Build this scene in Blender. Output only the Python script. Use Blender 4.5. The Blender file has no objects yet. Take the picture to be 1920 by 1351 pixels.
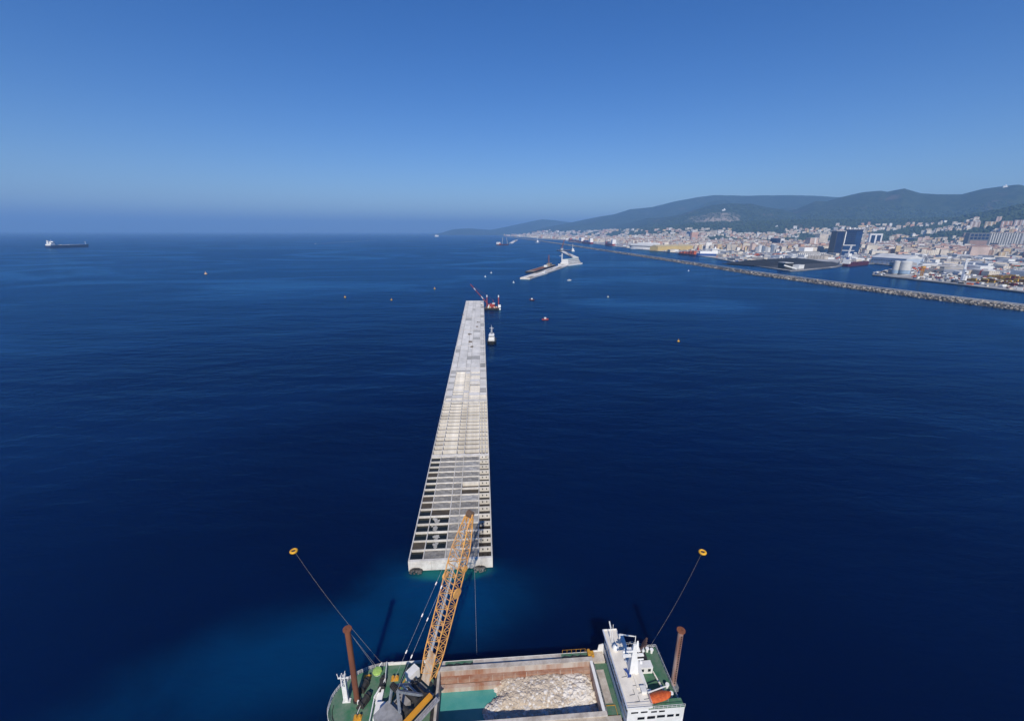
import bpy, bmesh, math, random
import numpy as np
from mathutils import Vector, Matrix, noise as mnoise
R = math.radians
rnd = random.Random(7)
sc = bpy.context.scene
col = sc.collection

# ------------------------------------------------------------------ camera
IW, IH, FPX, HC = 1920.0, 1351.0, 800.0, 110.0          # photograph size, focal length in its pixels, camera height
PITCH, ROLL = R(16.75), R(0.2)
cam_d = bpy.data.cameras.new('camera'); cam = bpy.data.objects.new('camera', cam_d); col.objects.link(cam)
fwd = Vector((0, math.cos(PITCH), -math.sin(PITCH))); rgt0 = Vector((1, 0, 0)); up0 = rgt0.cross(fwd)
rgt = rgt0*math.cos(ROLL) + up0*math.sin(ROLL); upv = up0*math.cos(ROLL) - rgt0*math.sin(ROLL)
cam.matrix_world = Matrix(((rgt.x, upv.x, -fwd.x, 0), (rgt.y, upv.y, -fwd.y, 0), (rgt.z, upv.z, -fwd.z, HC), (0, 0, 0, 1)))
cam_d.sensor_fit = 'HORIZONTAL'; cam_d.sensor_width = 36.0; cam_d.lens = 36.0*FPX/IW
cam_d.clip_start = 0.5; cam_d.clip_end = 200000
sc.camera = cam
sc.render.resolution_x = 1024; sc.render.resolution_y = 720

# ------------------------------------------------------------------ sky, sun, exposure
SUN_EL, SUN_AZ = R(39), R(-1.5)            # light travels towards +Y, turned SUN_AZ towards +X
w = bpy.data.worlds.new('World'); sc.world = w; w.use_nodes = True
wn = w.node_tree; bg = wn.nodes['Background']
sky = wn.nodes.new('ShaderNodeTexSky'); sky.sky_type = 'NISHITA'; sky.sun_disc = False
sky.sun_elevation = SUN_EL; sky.sun_rotation = math.pi + SUN_AZ
sky.altitude = 100; sky.air_density = 1.0; sky.dust_density = 0.0; sky.ozone_density = 4.5
hsv = wn.nodes.new('ShaderNodeHueSaturation'); hsv.inputs['Saturation'].default_value = 1.31; hsv.inputs['Hue'].default_value = 0.515      # clear-air white balance of the whole sky
wn.links.new(sky.outputs[0], hsv.inputs['Color']); wn.links.new(hsv.outputs[0], bg.inputs[0]); bg.inputs[1].default_value = 0.102
sd = bpy.data.lights.new('sun', 'SUN'); sd.energy = 5.0; sd.angle = R(0.53); sd.color = (1.0, 0.93, 0.82)
so = bpy.data.objects.new('sun', sd); col.objects.link(so)
ldir = Vector((math.sin(SUN_AZ)*math.cos(SUN_EL), math.cos(SUN_AZ)*math.cos(SUN_EL), -math.sin(SUN_EL)))
so.rotation_euler = ldir.to_track_quat('-Z', 'Y').to_euler(); so.location = (0, -50, 160)
sc.view_settings.view_transform = 'Standard'; sc.view_settings.look = 'None'
sc.view_settings.exposure = 0.0; sc.view_settings.gamma = 1.0
sc.cycles.max_bounces = 6; sc.cycles.volume_bounces = 1; sc.cycles.use_denoising = True

# ------------------------------------------------------------------ helpers
def P(px, py, z=0.0):
    """the world point at height z that the photograph shows at pixel (px, py)"""
    d = fwd*FPX + rgt*(px - IW/2) - upv*(py - IH/2)
    t = (z - HC)/d.z
    return Vector((d.x*t, d.y*t, z))
def PR(px, py, r):
    """the point on pixel (px, py)'s line of sight at ground distance r"""
    d = fwd*FPX + rgt*(px - IW/2) - upv*(py - IH/2)
    t = r/math.hypot(d.x, d.y)
    return Vector((d.x*t, d.y*t, HC + d.z*t))

def node(nt, t, **kw):
    n = nt.nodes.new(t)
    for k, v in kw.items():
        if k in n.inputs: n.inputs[k].default_value = v
        else: setattr(n, k, v)
    return n
MATS = {}
def mat(name, colr, rough=0.7, metal=0.0, var=0.18, scale=0.35, col2=None, bump=0.0, streak=False, spec=0.4):
    """a plain surface with blotchy wear: base colour, noise variation, optional second colour in patches"""
    if name in MATS: return MATS[name]
    m = bpy.data.materials.new(name); m.use_nodes = True; nt = m.node_tree
    b = nt.nodes['Principled BSDF']; b.inputs['Roughness'].default_value = rough; b.inputs['Metallic'].default_value = metal
    b.inputs['Specular IOR Level'].default_value = spec
    tc = nt.nodes.new('ShaderNodeTexCoord')
    mp = nt.nodes.new('ShaderNodeMapping'); nt.links.new(tc.outputs['Object'], mp.inputs[0])
    if streak: mp.inputs['Scale'].default_value = (1, 1, 0.15)
    n = node(nt, 'ShaderNodeTexNoise', Scale=scale, Detail=6.0, Roughness=0.65); nt.links.new(mp.outputs[0], n.inputs[0])
    r = nt.nodes.new('ShaderNodeValToRGB'); nt.links.new(n.outputs[0], r.inputs[0])
    c2 = col2 or tuple(c*(1 - var*2) for c in colr)
    r.color_ramp.elements[0].position = 0.36; r.color_ramp.elements[1].position = 0.62
    r.color_ramp.elements[0].color = (*c2, 1); r.color_ramp.elements[1].color = (*colr, 1)
    oi = nt.nodes.new('ShaderNodeObjectInfo'); hs = nt.nodes.new('ShaderNodeHueSaturation')
    mr = node(nt, 'ShaderNodeMapRange'); mr.inputs[3].default_value = 0.88; mr.inputs[4].default_value = 1.1
    nt.links.new(oi.outputs['Random'], mr.inputs[0]); nt.links.new(mr.outputs[0], hs.inputs['Value'])
    nt.links.new(r.outputs[0], hs.inputs['Color']); nt.links.new(hs.outputs[0], b.inputs['Base Color'])
    if bump:
        n2 = node(nt, 'ShaderNodeTexNoise', Scale=scale*6, Detail=5.0); nt.links.new(tc.outputs['Object'], n2.inputs[0])
        bp = node(nt, 'ShaderNodeBump', Strength=bump, Distance=0.3); nt.links.new(n2.outputs[0], bp.inputs['Height'])
        nt.links.new(bp.outputs[0], b.inputs['Normal'])
    MATS[name] = m
    return m

class MB:
    """collects shapes into one mesh"""
    def __init__(s): s.v = []; s.f = []
    def add(s, vs, fs):
        o = len(s.v); s.v += [tuple(p) for p in vs]; s.f += [tuple(i + o for i in f) for f in fs]; return s
    def box(s, x0, x1, y0, y1, z0, z1):
        return s.add([(x0,y0,z0),(x1,y0,z0),(x1,y1,z0),(x0,y1,z0),(x0,y0,z1),(x1,y0,z1),(x1,y1,z1),(x0,y1,z1)],
                     [(0,3,2,1),(4,5,6,7),(0,1,5,4),(1,2,6,5),(2,3,7,6),(3,0,4,7)])
    def prism(s, pts, z0, z1, top=None):
        """extruded polygon (counter-clockwise); top scales the upper outline about its middle"""
        n = len(pts); cx = sum(p[0] for p in pts)/n; cy = sum(p[1] for p in pts)/n; k = 1 if top is None else top
        vs = [(p[0], p[1], z0) for p in pts] + [(cx + (p[0]-cx)*k, cy + (p[1]-cy)*k, z1) for p in pts]
        return s.add(vs, [tuple(range(n))[::-1], tuple(range(n, 2*n))] + [(i, (i+1) % n, n + (i+1) % n, n + i) for i in range(n)])
    def bar(s, a, b, w, h=None, r2=None, n=4):
        """a straight member from a to b: n-sided, radius w/2"""
        a = Vector(a); b = Vector(b); d = (b - a)
        if d.length < 1e-6: return s
        d.normalize(); q = Vector((0, 0, 1)) if abs(d.z) < 0.95 else Vector((1, 0, 0))
        e = d.cross(q).normalized(); g = e.cross(d)
        r = w/2; rb = r if r2 is None else r2/2
        off = math.pi/4 if n == 4 else 0; k = 1.2 if n == 4 else 1
        vs = []
        for c, rr in ((a, r), (b, rb)):
            for i in range(n):
                t = off + 2*math.pi*i/n
                vs.append(c + e*(math.cos(t)*rr*k) + g*(math.sin(t)*rr*k*(1 if h is None else h/w)))
        return s.add(vs, [tuple(range(n))[::-1], tuple(range(n, 2*n))] + [(i, (i+1) % n, n + (i+1) % n, n + i) for i in range(n)])
    def lathe(s, prof, n=16, c=(0, 0, 0)):
        """profile of (radius, z) turned about z"""
        vs = []; fs = []
        for r, z in prof:
            vs += [(c[0] + r*math.cos(2*math.pi*i/n), c[1] + r*math.sin(2*math.pi*i/n), c[2] + z) for i in range(n)]
        for k in range(len(prof) - 1):
            fs += [(k*n + i, k*n + (i+1) % n, (k+1)*n + (i+1) % n, (k+1)*n + i) for i in range(n)]
        fs += [tuple(range(n))[::-1], tuple(range((len(prof)-1)*n, len(prof)*n))]
        return s.add(vs, fs)
    def torus(s, c, r, a, n=20, m=8, sq=1.0):
        vs = [(c[0] + (r + a*math.cos(2*math.pi*j/m))*math.cos(2*math.pi*i/n), c[1] + (r + a*math.cos(2*math.pi*j/m))*math.sin(2*math.pi*i/n),
               c[2] + a*sq*math.sin(2*math.pi*j/m)) for i in range(n) for j in range(m)]
        return s.add(vs, [(i*m + j, ((i+1) % n)*m + j, ((i+1) % n)*m + (j+1) % m, i*m + (j+1) % m) for i in range(n) for j in range(m)])
    def tube(s, pts, w, n=6):
        for a, b in zip(pts[:-1], pts[1:]): s.bar(a, b, w, n=n)
        return s
    def rock(s, c, r, rg, flat=0.7):
        """an angular stone"""
        ico = [(0,0,1),(.89,0,.45),(.28,.85,.45),(-.72,.53,.45),(-.72,-.53,.45),(.28,-.85,.45),(.72,.53,-.45),(-.28,.85,-.45),(-.89,0,-.45),(-.28,-.85,-.45),(.72,-.53,-.45),(0,0,-1)]
        F = [(0,1,2),(0,2,3),(0,3,4),(0,4,5),(0,5,1),(1,6,2),(2,7,3),(3,8,4),(4,9,5),(5,10,1),(6,7,2),(7,8,3),(8,9,4),(9,10,5),(10,6,1),(11,7,6),(11,8,7),(11,9,8),(11,10,9),(11,6,10)]
        rx, ry, rz = r*rg.uniform(.7, 1.3), r*rg.uniform(.7, 1.3), r*flat*rg.uniform(.7, 1.2); a = rg.uniform(0, 6.28); ca, sa = math.cos(a), math.sin(a)
        vs = []
        for x, y, z in ico:
            k = rg.uniform(.75, 1.2); x *= rx*k; y *= ry*k; z *= rz*k
            vs.append((c[0] + x*ca - y*sa, c[1] + x*sa + y*ca, c[2] + z))
        return s.add(vs, F)
    def mesh(s, name, m, smooth=False):
        me = bpy.data.meshes.new(name); me.from_pydata(s.v, [], s.f); me.update()
        if smooth: me.shade_smooth()
        for mm in (m if isinstance(m, (list, tuple)) else [m]): me.materials.append(mm)
        return me
    def build(s, name, m, parent=None, smooth=False):
        return link(name, s.mesh(name, m, smooth), parent)
def link(name, me, parent=None, loc=None, rz=None):
    o = bpy.data.objects.new(name, me); col.objects.link(o)
    if parent is not None: o.parent = parent
    if loc is not None: o.location = loc
    if rz is not None: o.rotation_euler.z = rz
    return o
def tag(o, label=None, cat=None, group=None, kind=None):
    if label: o['label'] = label
    if cat: o['category'] = cat
    if group: o['group'] = group
    if kind: o['kind'] = kind
    return o
def thing(name, label, cat, loc=(0, 0, 0), rz=0.0, group=None):
    o = bpy.data.objects.new(name, None); col.objects.link(o); o.location = loc; o.rotation_euler.z = rz
    o.empty_display_size = 1.0
    return tag(o, label, cat, group)
def copy_tree(src, loc, rz, label=None, parent=None):
    c = src.copy(); col.objects.link(c); c.location = loc; c.rotation_euler.z = rz; c.parent = parent
    if label: c['label'] = label
    for ch in src.children:
        k = ch.copy(); col.objects.link(k); k.parent = c
        for g in ch.children:
            q = g.copy(); col.objects.link(q); q.parent = k
    return c
def yaw_of(a, b): return math.atan2(b[1] - a[1], b[0] - a[0])
# ------------------------------------------------------------------ the sea
SHIP_YAW = R(4.3); SHIP_O = Vector((-42.0, 71.5, 0)); CA_DIR = Vector((-0.0697, 1, 0)).normalized()
def sea_material():
    m = bpy.data.materials.new('sea_water'); m.use_nodes = True; nt = m.node_tree; L = nt.links.new
    nt.nodes.remove(nt.nodes['Principled BSDF'])
    geo = nt.nodes.new('ShaderNodeNewGeometry'); pos = geo.outputs['Position']
    def nz(scale, detail=3.0, stretch=(1, 1, 1), rot=0.0, dist=0.0, rough=0.55):
        mp = nt.nodes.new('ShaderNodeMapping'); mp.inputs['Scale'].default_value = stretch; mp.inputs['Rotation'].default_value = (0, 0, rot); L(pos, mp.inputs[0])
        n = node(nt, 'ShaderNodeTexNoise', Scale=scale, Detail=detail, Distortion=dist, Roughness=rough); L(mp.outputs[0], n.inputs[0]); return n.outputs[0]
    def mth(op, a, c=None, clamp=False):
        n = nt.nodes.new('ShaderNodeMath'); n.operation = op; n.use_clamp = clamp
        for i, v in enumerate((a, c)):
            if v is None: continue
            if hasattr(v, 'is_linked'): L(v, n.inputs[i])
            else: n.inputs[i].default_value = v
        return n.outputs[0]
    def rng(v, a, c, lo=0.0, hi=1.0):
        n = nt.nodes.new('ShaderNodeMapRange'); n.interpolation_type = 'SMOOTHSTEP'; L(v, n.inputs[0])
        for i, q in ((1, a), (2, c), (3, lo), (4, hi)): n.inputs[i].default_value = q
        return n.outputs[0]
    def blob(c, rx, ry, rot, wob, lo, hi):
        """1 inside a soft stain centred on c, ragged by noise"""
        mp = nt.nodes.new('ShaderNodeMapping'); mp.vector_type = 'TEXTURE'; mp.inputs['Location'].default_value = c; mp.inputs['Rotation'].default_value = (0, 0, rot); mp.inputs['Scale'].default_value = (rx, ry, 1e4)
        L(pos, mp.inputs[0]); ln = nt.nodes.new('ShaderNodeVectorMath'); ln.operation = 'LENGTH'; L(mp.outputs[0], ln.inputs[0])
        return rng(mth('ADD', ln.outputs['Value'], mth('MULTIPLY', mth('SUBTRACT', wob, 0.5), 0.9)), lo, hi, 1, 0)
    wob = nz(0.03, 4.0, dist=0.6)
    # stirred-up silt: a wide blue cloud around the stern of the works, green by the caisson foot
    s1 = blob((-48, 92, 0), 62, 20, R(20), wob, 0.2, 1.25)
    s2 = blob((-22, 108, 0), 34, 20, R(-5), wob, 0.2, 1.2)
    s3 = blob((-20.5, 117.4, 0), 15, 4.4, R(4), wob, 0.5, 1.15)
    silt = mth('MULTIPLY', mth('MAXIMUM', mth('MULTIPLY', s1, 0.8), s2), 1.0)
    big = nz(0.0045, 4.0, dist=0.5)
    c0 = nt.nodes.new('ShaderNodeMix'); c0.data_type = 'RGBA'; L(rng(big, 0.35, 0.65), c0.inputs[0])
    c0.inputs[6].default_value = (0.0001, 0.0040, 0.0290, 1); c0.inputs[7].default_value = (0.0002, 0.0062, 0.0410, 1)
    c1 = nt.nodes.new('ShaderNodeMix'); c1.data_type = 'RGBA'; L(silt, c1.inputs[0]); L(c0.outputs[2], c1.inputs[6]); c1.inputs[7].default_value = (0.0005, 0.035, 0.115, 1)
    c2 = nt.nodes.new('ShaderNodeMix'); c2.data_type = 'RGBA'; L(s3, c2.inputs[0]); L(c1.outputs[2], c2.inputs[6]); c2.inputs[7].default_value = (0.008, 0.115, 0.13, 1)
    dif = nt.nodes.new('ShaderNodeSubsurfaceScattering'); L(c2.outputs[2], dif.inputs['Color']); dif.falloff = 'RANDOM_WALK'; dif.inputs['Scale'].default_value = 1.7; dif.inputs['Radius'].default_value = (2.0, 5.0, 9.0)
    glo = nt.nodes.new('ShaderNodeBsdfGlossy'); glo.inputs['Color'].default_value = (0.34, 0.74, 1.0, 1)
    # slicks: long smooth tongues of water between rippled ones
    sl = nz(0.0022, 5.0, stretch=(0.6, 1.0, 1), rot=R(-20), dist=2.2, rough=0.55)
    slick = rng(sl, 0.47, 0.68)
    rg = nt.nodes.new('ShaderNodeMapRange'); L(slick, rg.inputs[0]); rg.inputs[3].default_value = 0.20; rg.inputs[4].default_value = 0.16
    L(rg.outputs[0], glo.inputs['Roughness'])
    w1 = nz(0.55, 3.0, stretch=(0.55, 1, 1), rot=R(12), dist=0.4); w2 = nz(0.13, 3.0, stretch=(0.4, 1, 1), rot=R(18), dist=0.3); w3 = nz(0.028, 2.0, stretch=(0.35, 1, 1), rot=R(8))
    hgt = mth('ADD', mth('ADD', mth('MULTIPLY', w1, 0.16), mth('MULTIPLY', w2, 0.75)), mth('MULTIPLY', w3, 2.2))
    bp = nt.nodes.new('ShaderNodeBump'); bp.inputs['Distance'].default_value = 1.0; L(hgt, bp.inputs['Height'])
    st = nt.nodes.new('ShaderNodeMapRange'); L(slick, st.inputs[0]); st.inputs[3].default_value = 0.85; st.inputs[4].default_value = 0.6
    L(st.outputs[0], bp.inputs['Strength'])
    for q in (dif, glo): L(bp.outputs[0], q.inputs['Normal'])
    # wave slopes hide one another at a low angle, so a ruffled sea never mirrors fully
    fr = nt.nodes.new('ShaderNodeFresnel'); fr.inputs['IOR'].default_value = 1.33; L(bp.outputs[0], fr.inputs['Normal'])
    k = mth('MULTIPLY', mth('MINIMUM', mth('MULTIPLY', fr.outputs[0], 0.66), 0.36), rng(sl, 0.42, 0.66, 0.82, 1.24))
    mx = nt.nodes.new('ShaderNodeMixShader'); L(k, mx.inputs[0]); L(dif.outputs[0], mx.inputs[1]); L(glo.outputs[0], mx.inputs[2]); L(mx.outputs[0], nt.nodes['Material Output'].inputs['Surface'])
    return m
EXT = 60000
sea = MB().add([(-EXT, -20000, 0), (EXT, -20000, 0), (EXT, EXT, 0), (-EXT, EXT, 0)], [(0, 1, 2, 3)]).build('sea', sea_material())
tag(sea, 'deep blue sea reaching to the hazy horizon', 'sea', kind='structure')

# ------------------------------------------------------------------ hills
RIDGES = [  # (distance, front width, back width, [(px, py) of the skyline])
    ([(1600,6900),(1785,6400),(1920,6000)], 1700, 1800, [(1600,436),(1660,424),(1700,418),(1740,414),(1785,408),(1820,401),(1842,397),(1862,393),(1890,386),(1920,384),(2000,376),(2150,366),(2400,372)]),
    ([(1020,14000),(1120,10500),(1180,8600),(1240,7600),(1300,7000)], 2000, 2200, [(1020,437),(1120,433),(1180,429),(1240,426),(1300,419),(1340,416),(1400,415),(1460,413),(1520,412),(1600,412),(1640,413),(1700,410),(1780,408),(1900,404),(2200,400)]),
    ([(1060,13000),(1180,10800),(1250,9800),(1360,9300)], 2600, 2500, [(1060,437),(1120,428),(1180,417),(1210,409),(1247,407),(1272,402),(1298,393),(1328,384),(1358,381),(1402,382),(1423,387),(1460,393),(1500,404),(1560,416)]),
    ([(1300,9800)], 2900, 3000, [(1380,416),(1444,400),(1485,392),(1518,377),(1537,378),(1562,370),(1599,361),(1632,358),(1645,360),(1674,354),(1707,363),(1740,365),(1782,365),(1818,355),(1862,349),(1880,347),(1920,355),(2000,362),(2200,350),(2500,380)]),
    ([(1000,13800)], 3600, 3500, [(960,436),(1000,430),(1047,421),(1066,417),(1094,411),(1122,405),(1150,400),(1179,390),(1220,385),(1254,376),(1298,367),(1328,363),(1358,363),(1387,364),(1460,364),(1540,367),(1650,372),(1800,380),(2200,380)]),
    ([(1000,18500)], 3000, 3500, [(800,437),(840,430),(880,428),(920,431),(950,425),(991,416),(1016,411),(1040,413),(1080,418),(1200,410)]),
]
def pix_of(x, y):
    """pixel column on the horizon for the direction (x, y)"""
    d = Vector((x, y, 0)); dz = d.dot(fwd)
    return IW/2 + FPX*d.dot(rgt)/max(dz, 1e-3)
def smooth(t): t = min(1, max(0, t)); return t*t*(3 - 2*t)
RZ = []
for D, wf, wb, pts in RIDGES:
    dx, dd = [p[0] for p in D], [p[1] for p in D]; xs = [p[0] for p in pts]; zs = [max(0, PR(p[0], p[1], float(np.interp(p[0], dx, dd))).z) for p in pts]; RZ.append((dx, dd, wf, wb, xs, zs))
def fbm(x, y, sc_, o=4): return mnoise.fractal(Vector((x*sc_, y*sc_, 3.7)), 1.0, 2.0, o)
def terrain(x, y, detail=True):
    r = math.hypot(x, y)
    if y < 100: return -6.0
    px = pix_of(x, y); z = -6.0
    if px > 800:
        nx = fbm(x, y, 1/1400.0, 5) if detail else 0
        for dx, dd, wf, wb, xs, zs in RZ:
            if px < xs[0]: continue
            D = float(np.interp(px, dx, dd))
            zc = float(np.interp(px, xs, zs))
            k = smooth((px - xs[0])/60.0) if px < xs[0] + 60 else 1
            t = (r - D)
            s = (1 - abs(t)/wf) if t < 0 else (1 - t/wb)
            if s <= 0: continue
            s = s**1.15 if t < 0 else s
            rel = 1 - s
            z = max(z, k*zc*(s + nx*0.30*min(rel, 1-rel)*2))
        # the built-up shelf behind the port climbs gently
    return z
def hit(px, py, r0=3000.0):
    """where the line of sight through (px, py) meets the hillside"""
    r = r0
    while r < 20000:
        p = PR(px, py, r)
        if terrain(p.x, p.y) >= p.z: return p
        r += 25
    return PR(px, py, 9000)
NA, NRR = 420, 150
vs = []; fs = []; rs = np.concatenate([np.linspace(3600, 12500, 120), np.linspace(12700, 24000, 36)])
a0, a1 = math.atan2(-760, 4200), R(74)
for i in range(NA + 1):
    a = a0 + (a1 - a0)*i/NA
    for r in rs:
        x, y = r*math.sin(a), r*math.cos(a)
        vs.append((x, y, terrain(x, y) if r < rs[-1] else -6.0))
n = len(rs)
for i in range(NA):
    for j in range(n - 1): fs.append((i*n + j, i*n + j + 1, (i+1)*n + j + 1, (i+1)*n + j))
def hill_material():
    m = bpy.data.materials.new('wooded_hills'); m.use_nodes = True; nt = m.node_tree; L = nt.links.new; b = nt.nodes['Principled BSDF']
    b.inputs['Roughness'].default_value = 0.95; b.inputs['Specular IOR Level'].default_value = 0.1
    geo = nt.nodes.new('ShaderNodeNewGeometry')
    def nz(s, d=6.0): 
        n_ = node(nt, 'ShaderNodeTexNoise', Scale=s, Detail=d, Roughness=0.65); L(geo.outputs['Position'], n_.inputs[0]); return n_
    a = nz(0.012); r = nt.nodes.new('ShaderNodeValToRGB'); L(a.outputs[0], r.inputs[0])
    e = r.color_ramp.elements; e[0].position = 0.36; e[0].color = (0.011, 0.023, 0.010, 1); e[1].position = 0.60; e[1].color = (0.042, 0.058, 0.025, 1)
    q = nz(0.0022, 5.0); r2 = nt.nodes.new('ShaderNodeValToRGB'); L(q.outputs[0], r2.inputs[0]); r2.color_ramp.elements[0].position = 0.60; r2.color_ramp.elements[1].position = 0.68
    mx = nt.nodes.new('ShaderNodeMix'); mx.data_type = 'RGBA'; L(r2.outputs[0], mx.inputs[0]); L(r.outputs[0], mx.inputs[6]); mx.inputs[7].default_value = (0.095, 0.075, 0.05, 1)
    # the quarry: a bare rock face cut into the middle hill
    qc = hit(1345, 409); mp = nt.nodes.new('ShaderNodeMapping'); mp.vector_type = 'TEXTURE'
    mp.inputs['Location'].default_value = qc; mp.inputs['Scale'].default_value = (400, 900, 120); L(geo.outputs['Position'], mp.inputs[0])
    ln = nt.nodes.new('ShaderNodeVectorMath'); ln.operation = 'LENGTH'; L(mp.outputs[0], ln.inputs[0])
    w_ = nz(0.006, 5.0); ad = nt.nodes.new('ShaderNodeMath'); ad.operation = 'MULTIPLY_ADD'; L(w_.outputs[0], ad.inputs[0]); ad.inputs[1].default_value = 1.6; L(ln.outputs['Value'], ad.inputs[2])
    mr = nt.nodes.new('ShaderNodeMapRange'); L(ad.outputs[0], mr.inputs[0]); mr.inputs[1].default_value = 1.62; mr.inputs[2].default_value = 1.75; mr.inputs[3].default_value = 1; mr.inputs[4].default_value = 0
    m2 = nt.nodes.new('ShaderNodeMix'); m2.data_type = 'RGBA'; L(mr.outputs[0], m2.inputs[0]); L(mx.outputs[2], m2.inputs[6]); qr = nt.nodes.new('ShaderNodeValToRGB'); L(w_.outputs[0], qr.inputs[0]); qr.color_ramp.elements[0].position = 0.42; qr.color_ramp.elements[0].color = (0.10, 0.10, 0.07, 1); qr.color_ramp.elements[1].position = 0.58; qr.color_ramp.elements[1].color = (0.33, 0.27, 0.22, 1); L(qr.outputs[0], m2.inputs[7])
    L(m2.outputs[2], b.inputs['Base Color'])
    bp = nt.nodes.new('ShaderNodeBump'); bp.inputs['Distance'].default_value = 14; bp.inputs['Strength'].default_value = 0.7; L(a.outputs[0], bp.inputs['Height']); L(bp.outputs[0], b.inputs['Normal'])
    return m
hills = MB().add(vs, fs).build('hills', hill_material(), smooth=True)
tag(hills, 'wooded hills and mountain ridges rising behind the harbour city', 'hills', kind='structure')

# ------------------------------------------------------------------ haze
hz = MB().box(-EXT - 500, EXT + 500, -20500, EXT + 500, -8.0, 1330).build('haze', None)
hz.data.materials.clear()
hm = bpy.data.materials.new('haze_air'); hm.use_nodes = True; hnt = hm.node_tree
hnt.nodes.remove(hnt.nodes['Principled BSDF'])
pv = hnt.nodes.new('ShaderNodeVolumePrincipled'); pv.inputs['Density'].default_value = 7.6e-5; pv.inputs['Color'].default_value = (0.29, 0.55, 0.93, 1); pv.inputs['Anisotropy'].default_value = 0.0
hnt.links.new(pv.outputs[0], hnt.nodes['Material Output'].inputs['Volume'])
hz.data.materials.append(hm); tag(hz, 'pale blue haze lying over the sea and the far coast', 'haze', kind='stuff')
# ------------------------------------------------------------------ the caisson breakwater
concrete = mat('pale_concrete', (0.70, 0.67, 0.62), 0.9, var=0.14, scale=0.30, col2=(0.50, 0.47, 0.425), bump=0.25)
concrete_wall = mat('cast_concrete', (0.69, 0.655, 0.595), 0.9, var=0.14, scale=0.16, col2=(0.42, 0.39, 0.345), streak=True)
slab_m = mat('slab_concrete', (0.74, 0.715, 0.67), 0.9, scale=0.22, col2=(0.60, 0.58, 0.54), bump=0.15)
slab_g = mat('grey_slab_concrete', (0.47, 0.455, 0.42), 0.9, scale=0.3, col2=(0.34, 0.335, 0.32))
rubble_m = mat('grey_rubble', (0.31, 0.295, 0.27), 0.95, scale=0.32, col2=(0.15, 0.145, 0.135), bump=0.8)
rubble_l = mat('pale_rubble', (0.43, 0.42, 0.40), 0.95, scale=0.28, col2=(0.24, 0.235, 0.225), bump=0.8)
brown_m = mat('dark_brown_fill', (0.085, 0.065, 0.042), 0.6, scale=0.4, col2=(0.05, 0.042, 0.03))
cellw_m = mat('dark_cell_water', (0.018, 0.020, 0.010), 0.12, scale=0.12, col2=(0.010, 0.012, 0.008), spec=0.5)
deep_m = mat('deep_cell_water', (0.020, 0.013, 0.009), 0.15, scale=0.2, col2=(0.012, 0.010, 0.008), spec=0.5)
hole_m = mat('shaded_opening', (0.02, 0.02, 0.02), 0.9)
CW, CL, CTOP, NROW = 28.4, 70.6, 4.0, 15           # caisson width, length, top above water, rows of cells
CO = P(765, 1052, CTOP); CO.z = 0; CYAW = math.atan2(-CA_DIR.x, CA_DIR.y)
COLS = [(0.012, 0.165), (0.177, 0.425), (0.437, 0.557), (0.569, 0.822), (0.834, 0.985)]
def heap(wx, wy, amp, seed, nx=9, ny=5):
    """an uneven rubble surface filling a cell"""
    vs = []; fs = []
    for j in range(ny + 1):
        for i in range(nx + 1):
            x, y = wx*i/nx, wy*j/ny
            vs.append((x, y, amp*(mnoise.noise(Vector((x*0.5 + seed*7.1, y*0.5, seed))) + 0.6*mnoise.noise(Vector((x*1.7, y*1.7 + seed*3, seed))))))
    for j in range(ny):
        for i in range(nx): k = j*(nx+1) + i; fs.append((k, k+1, k+nx+2, k+nx+1))
    return vs, fs
ORD = ['nearest', 'second nearest', 'third nearest', 'fourth nearest', 'fifth nearest', 'sixth nearest', 'seventh nearest', 'farthest']
STATE = ['half filled with rubble and dark water', 'with deep dry open cells', 'partly capped with uneven slabs'] + ['capped with flat pale slabs']*5
RH = (CL - 1.6)/NROW
floor_cache = {}
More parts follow.
